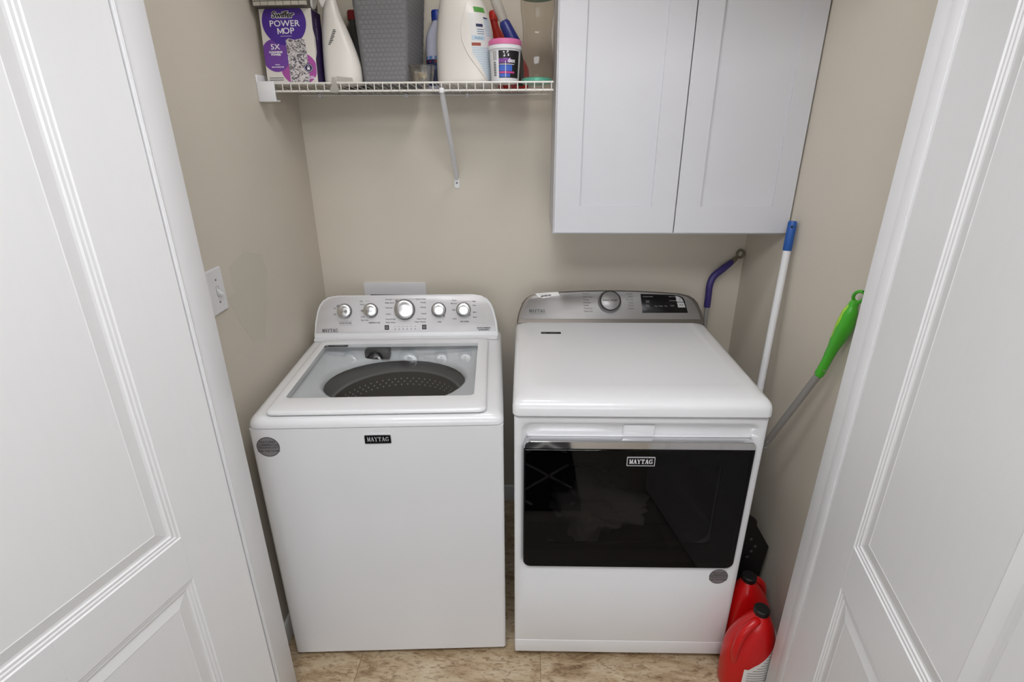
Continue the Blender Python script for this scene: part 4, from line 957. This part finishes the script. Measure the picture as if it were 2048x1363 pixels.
b = NB(); add_box(b, (-.06, -.05, 0), (.055, .05, .035), .01, 3); obj('mop_head', b, mat('mop_head_white', (205, 205, 205), .8), wp)
# purple handled mop behind the dryer
pm = thing('purple_mop', 'mop with curved purple handle standing behind the dryer', 'mop', (.712, 2.02, 0)); O = V3(.712, 2.02, 0)
PURP = mat('purple_grip', (58, 46, 110), .4); OLV = mat('grey_olive_loop', (112, 104, 84), .45)
b = NB(); add_tube(b, [V3(.711, 2.018, .03)-O, V3(.7035, 2.02, 1.0)-O], .0085, 14); obj('pole', b, STEEL, pm)
P, Q = cr_spline([V3(.7036, 2.02, .985)-O, V3(.703, 2.02, 1.03)-O, V3(.7035, 2.022, 1.074)-O, V3(.7165, 2.030, 1.105)-O, V3(.7485, 2.040, 1.1305)-O, V3(.7755, 2.049, 1.149)-O, V3(.7925, 2.054, 1.162)-O], [.0125, .0125, .0128, .0135, .0135, .0115, .0085])
b = NB(); add_tube(b, P, Q, 18); g_ = obj('grip', b, PURP, pm)
P, Q = cr_spline([V3(.786, 2.052, 1.156)-O, V3(.797, 2.055, 1.166)-O, V3(.806, 2.057, 1.174)-O], [.0098, .0088, .006]); b = NB(); add_tube(b, P, Q, 14); obj('grip_neck', b, OLV, g_)
c_ = V3(.8165, 2.059, 1.186)-O; b = NB(); add_tube(b, [c_+V3(.0128*math.cos(t*PI/12), 0, .0145*math.sin(t*PI/12)) for t in range(25)], .0045, 10, caps=False); obj('hanging_loop', b, OLV, g_)
b = NB(); add_box(b, (-.05, -.03, 0), (.1, .03, .035), .01, 3); obj('mop_head', b, mat('mop_head_purple', (90, 84, 120), .8), pm)
# black dustpan standing behind the jugs
dp_ = thing('dustpan', 'black plastic dustpan standing on end behind the red jugs', 'dustpan', (.75, 1.445, 0))
pol = [(.690, 0), (.790, 0), (.8085, .18), (.8195, .331), (.7665, .418), (.7635, .436), (.757, .444), (.728, .462), (.690, .45), (.668, .33)]
b = NB(); add_prism(b, [(x-.75, z) for x, z in pol], lambda x, z: (x, -.006, z), lambda x, z: (x, .006, z)); obj('pan', b, BLACKP, dp_, sharp=20)
for x, z_ in ((.7559, .3625), (.774, .3329), (.7643, .3111), (.7548, .2868)):
    b = NB(); add_tube(b, [(x-.75, -.0062, z_), (x-.75, -.0075, z_)], .0052, 10); obj('rivet', b, DGREY, dp_)
b = NB(); add_tube(b, [(-.04, -.004, .455), (-.045, 0, .52), (-.047, .002, .58)], [.013, .012, .01], 12); obj('handle', b, BLACKP, dp_)
# ------------------------------------------------------------------ two red jugs
REDJ = mat('red_jug_plastic', (198, 12, 15), .28, var=(6, .04))
def red_jug(label, loc, rz):
    j = thing('red_jug', label, 'jug', loc, rz, 0, 'red jugs beside the dryer')
    S = Surf(smooth_sec([(0, 0, 0, .066, .046, 2.6), (.008, 0, 0, .072, .052, 2.6), (.065, 0, 0, .075, .0555, 2.5), (.15, 0, 0, .075, .0555, 2.4), (.205, .003, 0, .066, .051, 2.2), (.255, .009, 0, .046, .041, 2), (.286, .0135, 0, .026, .026, 2), (.296, .0135, 0, .019, .019, 2), (.306, .0135, 0, .019, .019, 2)]))
    S.body('jug', REDJ, j, n=56, sub=2)
    b = NB(); add_lathe(b, [(.0215, .298), (.0225, .301), (.0225, .314), (.020, .317), (.001, .3175)], 32, (.0135, 0)); obj('cap', b, BLACKP, j)
    P, Q = cr_spline([V3(.008, -.012, .282), V3(-.014, -.022, .280), V3(-.045, -.032, .250), V3(-.060, -.040, .195), V3(-.056, -.037, .14)], [.010, .0125, .013, .012, .009])
    b = NB(); add_tube(b, P, Q, 14); obj('handle', b, REDJ, j)
    return j, S
fj, S = red_jug('front red jug with black cap and white label beside the dryer base', (.6935, 1.203, 0), 0)
tf = lambda u: .125+.075*min(1, max(0, (u-.12)*1.7))**.8
S.patch('label', PAPER, fj, R(-108), R(-22), .004, .1, .0007, 20, 8, top=tf)
b = NB()
for i in range(11):
    z_ = .182-i*.0105; t0 = -100 if z_ < .118 else -92+(z_-.118)*520
    if t0 < -34: S.lines(b, R(t0), R(-30), z_, .0028, .0012)
obj('printed_marking', b, MGREY, fj, smooth=False)
b = NB()
for i in range(12): S.lines(b, R(-100+i*2.2), R(-99+i*2.2+(i % 3)*.4), .012, .014, .0014)
obj('bar_code', b, BLACK, fj, smooth=False)
red_jug('rear red jug with black cap behind the front red jug', (.7305, 1.328, 0), R(178))
# ------------------------------------------------------------------ rug in the room (mirrored in the dryer glass)
rug = thing('area_rug', 'dark area rug with pale diamond lattice reflected in the dryer glass', 'rug', (-.70, -.48, 0))
DRUG = mat('dark_rug_pile', (34, 34, 38), .95, bump=(400, .5, .004)); LRUG = mat('pale_rug_pile', (190, 188, 182), .95, bump=(400, .5, .004))
b = NB(); add_box(b, (-.97, -1.0, 0), (.97, 1.0, .010), .004); obj('pile', b, DRUG, rug)
b = NB()
def strip(p, q, w=.013):
    p, q = Vector(p), Vector(q); d = (q-p).normalized(); n = V3(-d.y, d.x, 0)*w/2
    add_loft(b, [[p-n, p+n, q+n, q-n], [x+V3(0, 0, .0015) for x in (p-n, p+n, q+n, q-n)]])
for i in range(-8, 9):
    for sg in (1, -1):
        pts = []
        # line y = sg*0.9*x + c clipped to the rug
        c = i*.30; xs = [-.94, .94]
        for yv in (-.97, .97): xs.append((yv-c)/(sg*.9))
        xs = sorted(x for x in xs if -.941 <= x <= .941 and abs(sg*.9*x+c) <= .971)
        if len(xs) >= 2: strip((xs[0], sg*.9*xs[0]+c, .010), (xs[-1], sg*.9*xs[-1]+c, .010))
obj('lattice', b, LRUG, rug, smooth=False)

# print too small to pick apart
for o in bpy.data.objects:
    if o.name.split('.')[0] in ('printed_marking', 'lettering', 'bar_code', 'button_symbol', 'printed_band') and o.parent is not None: o['kind'] = 'stuff'
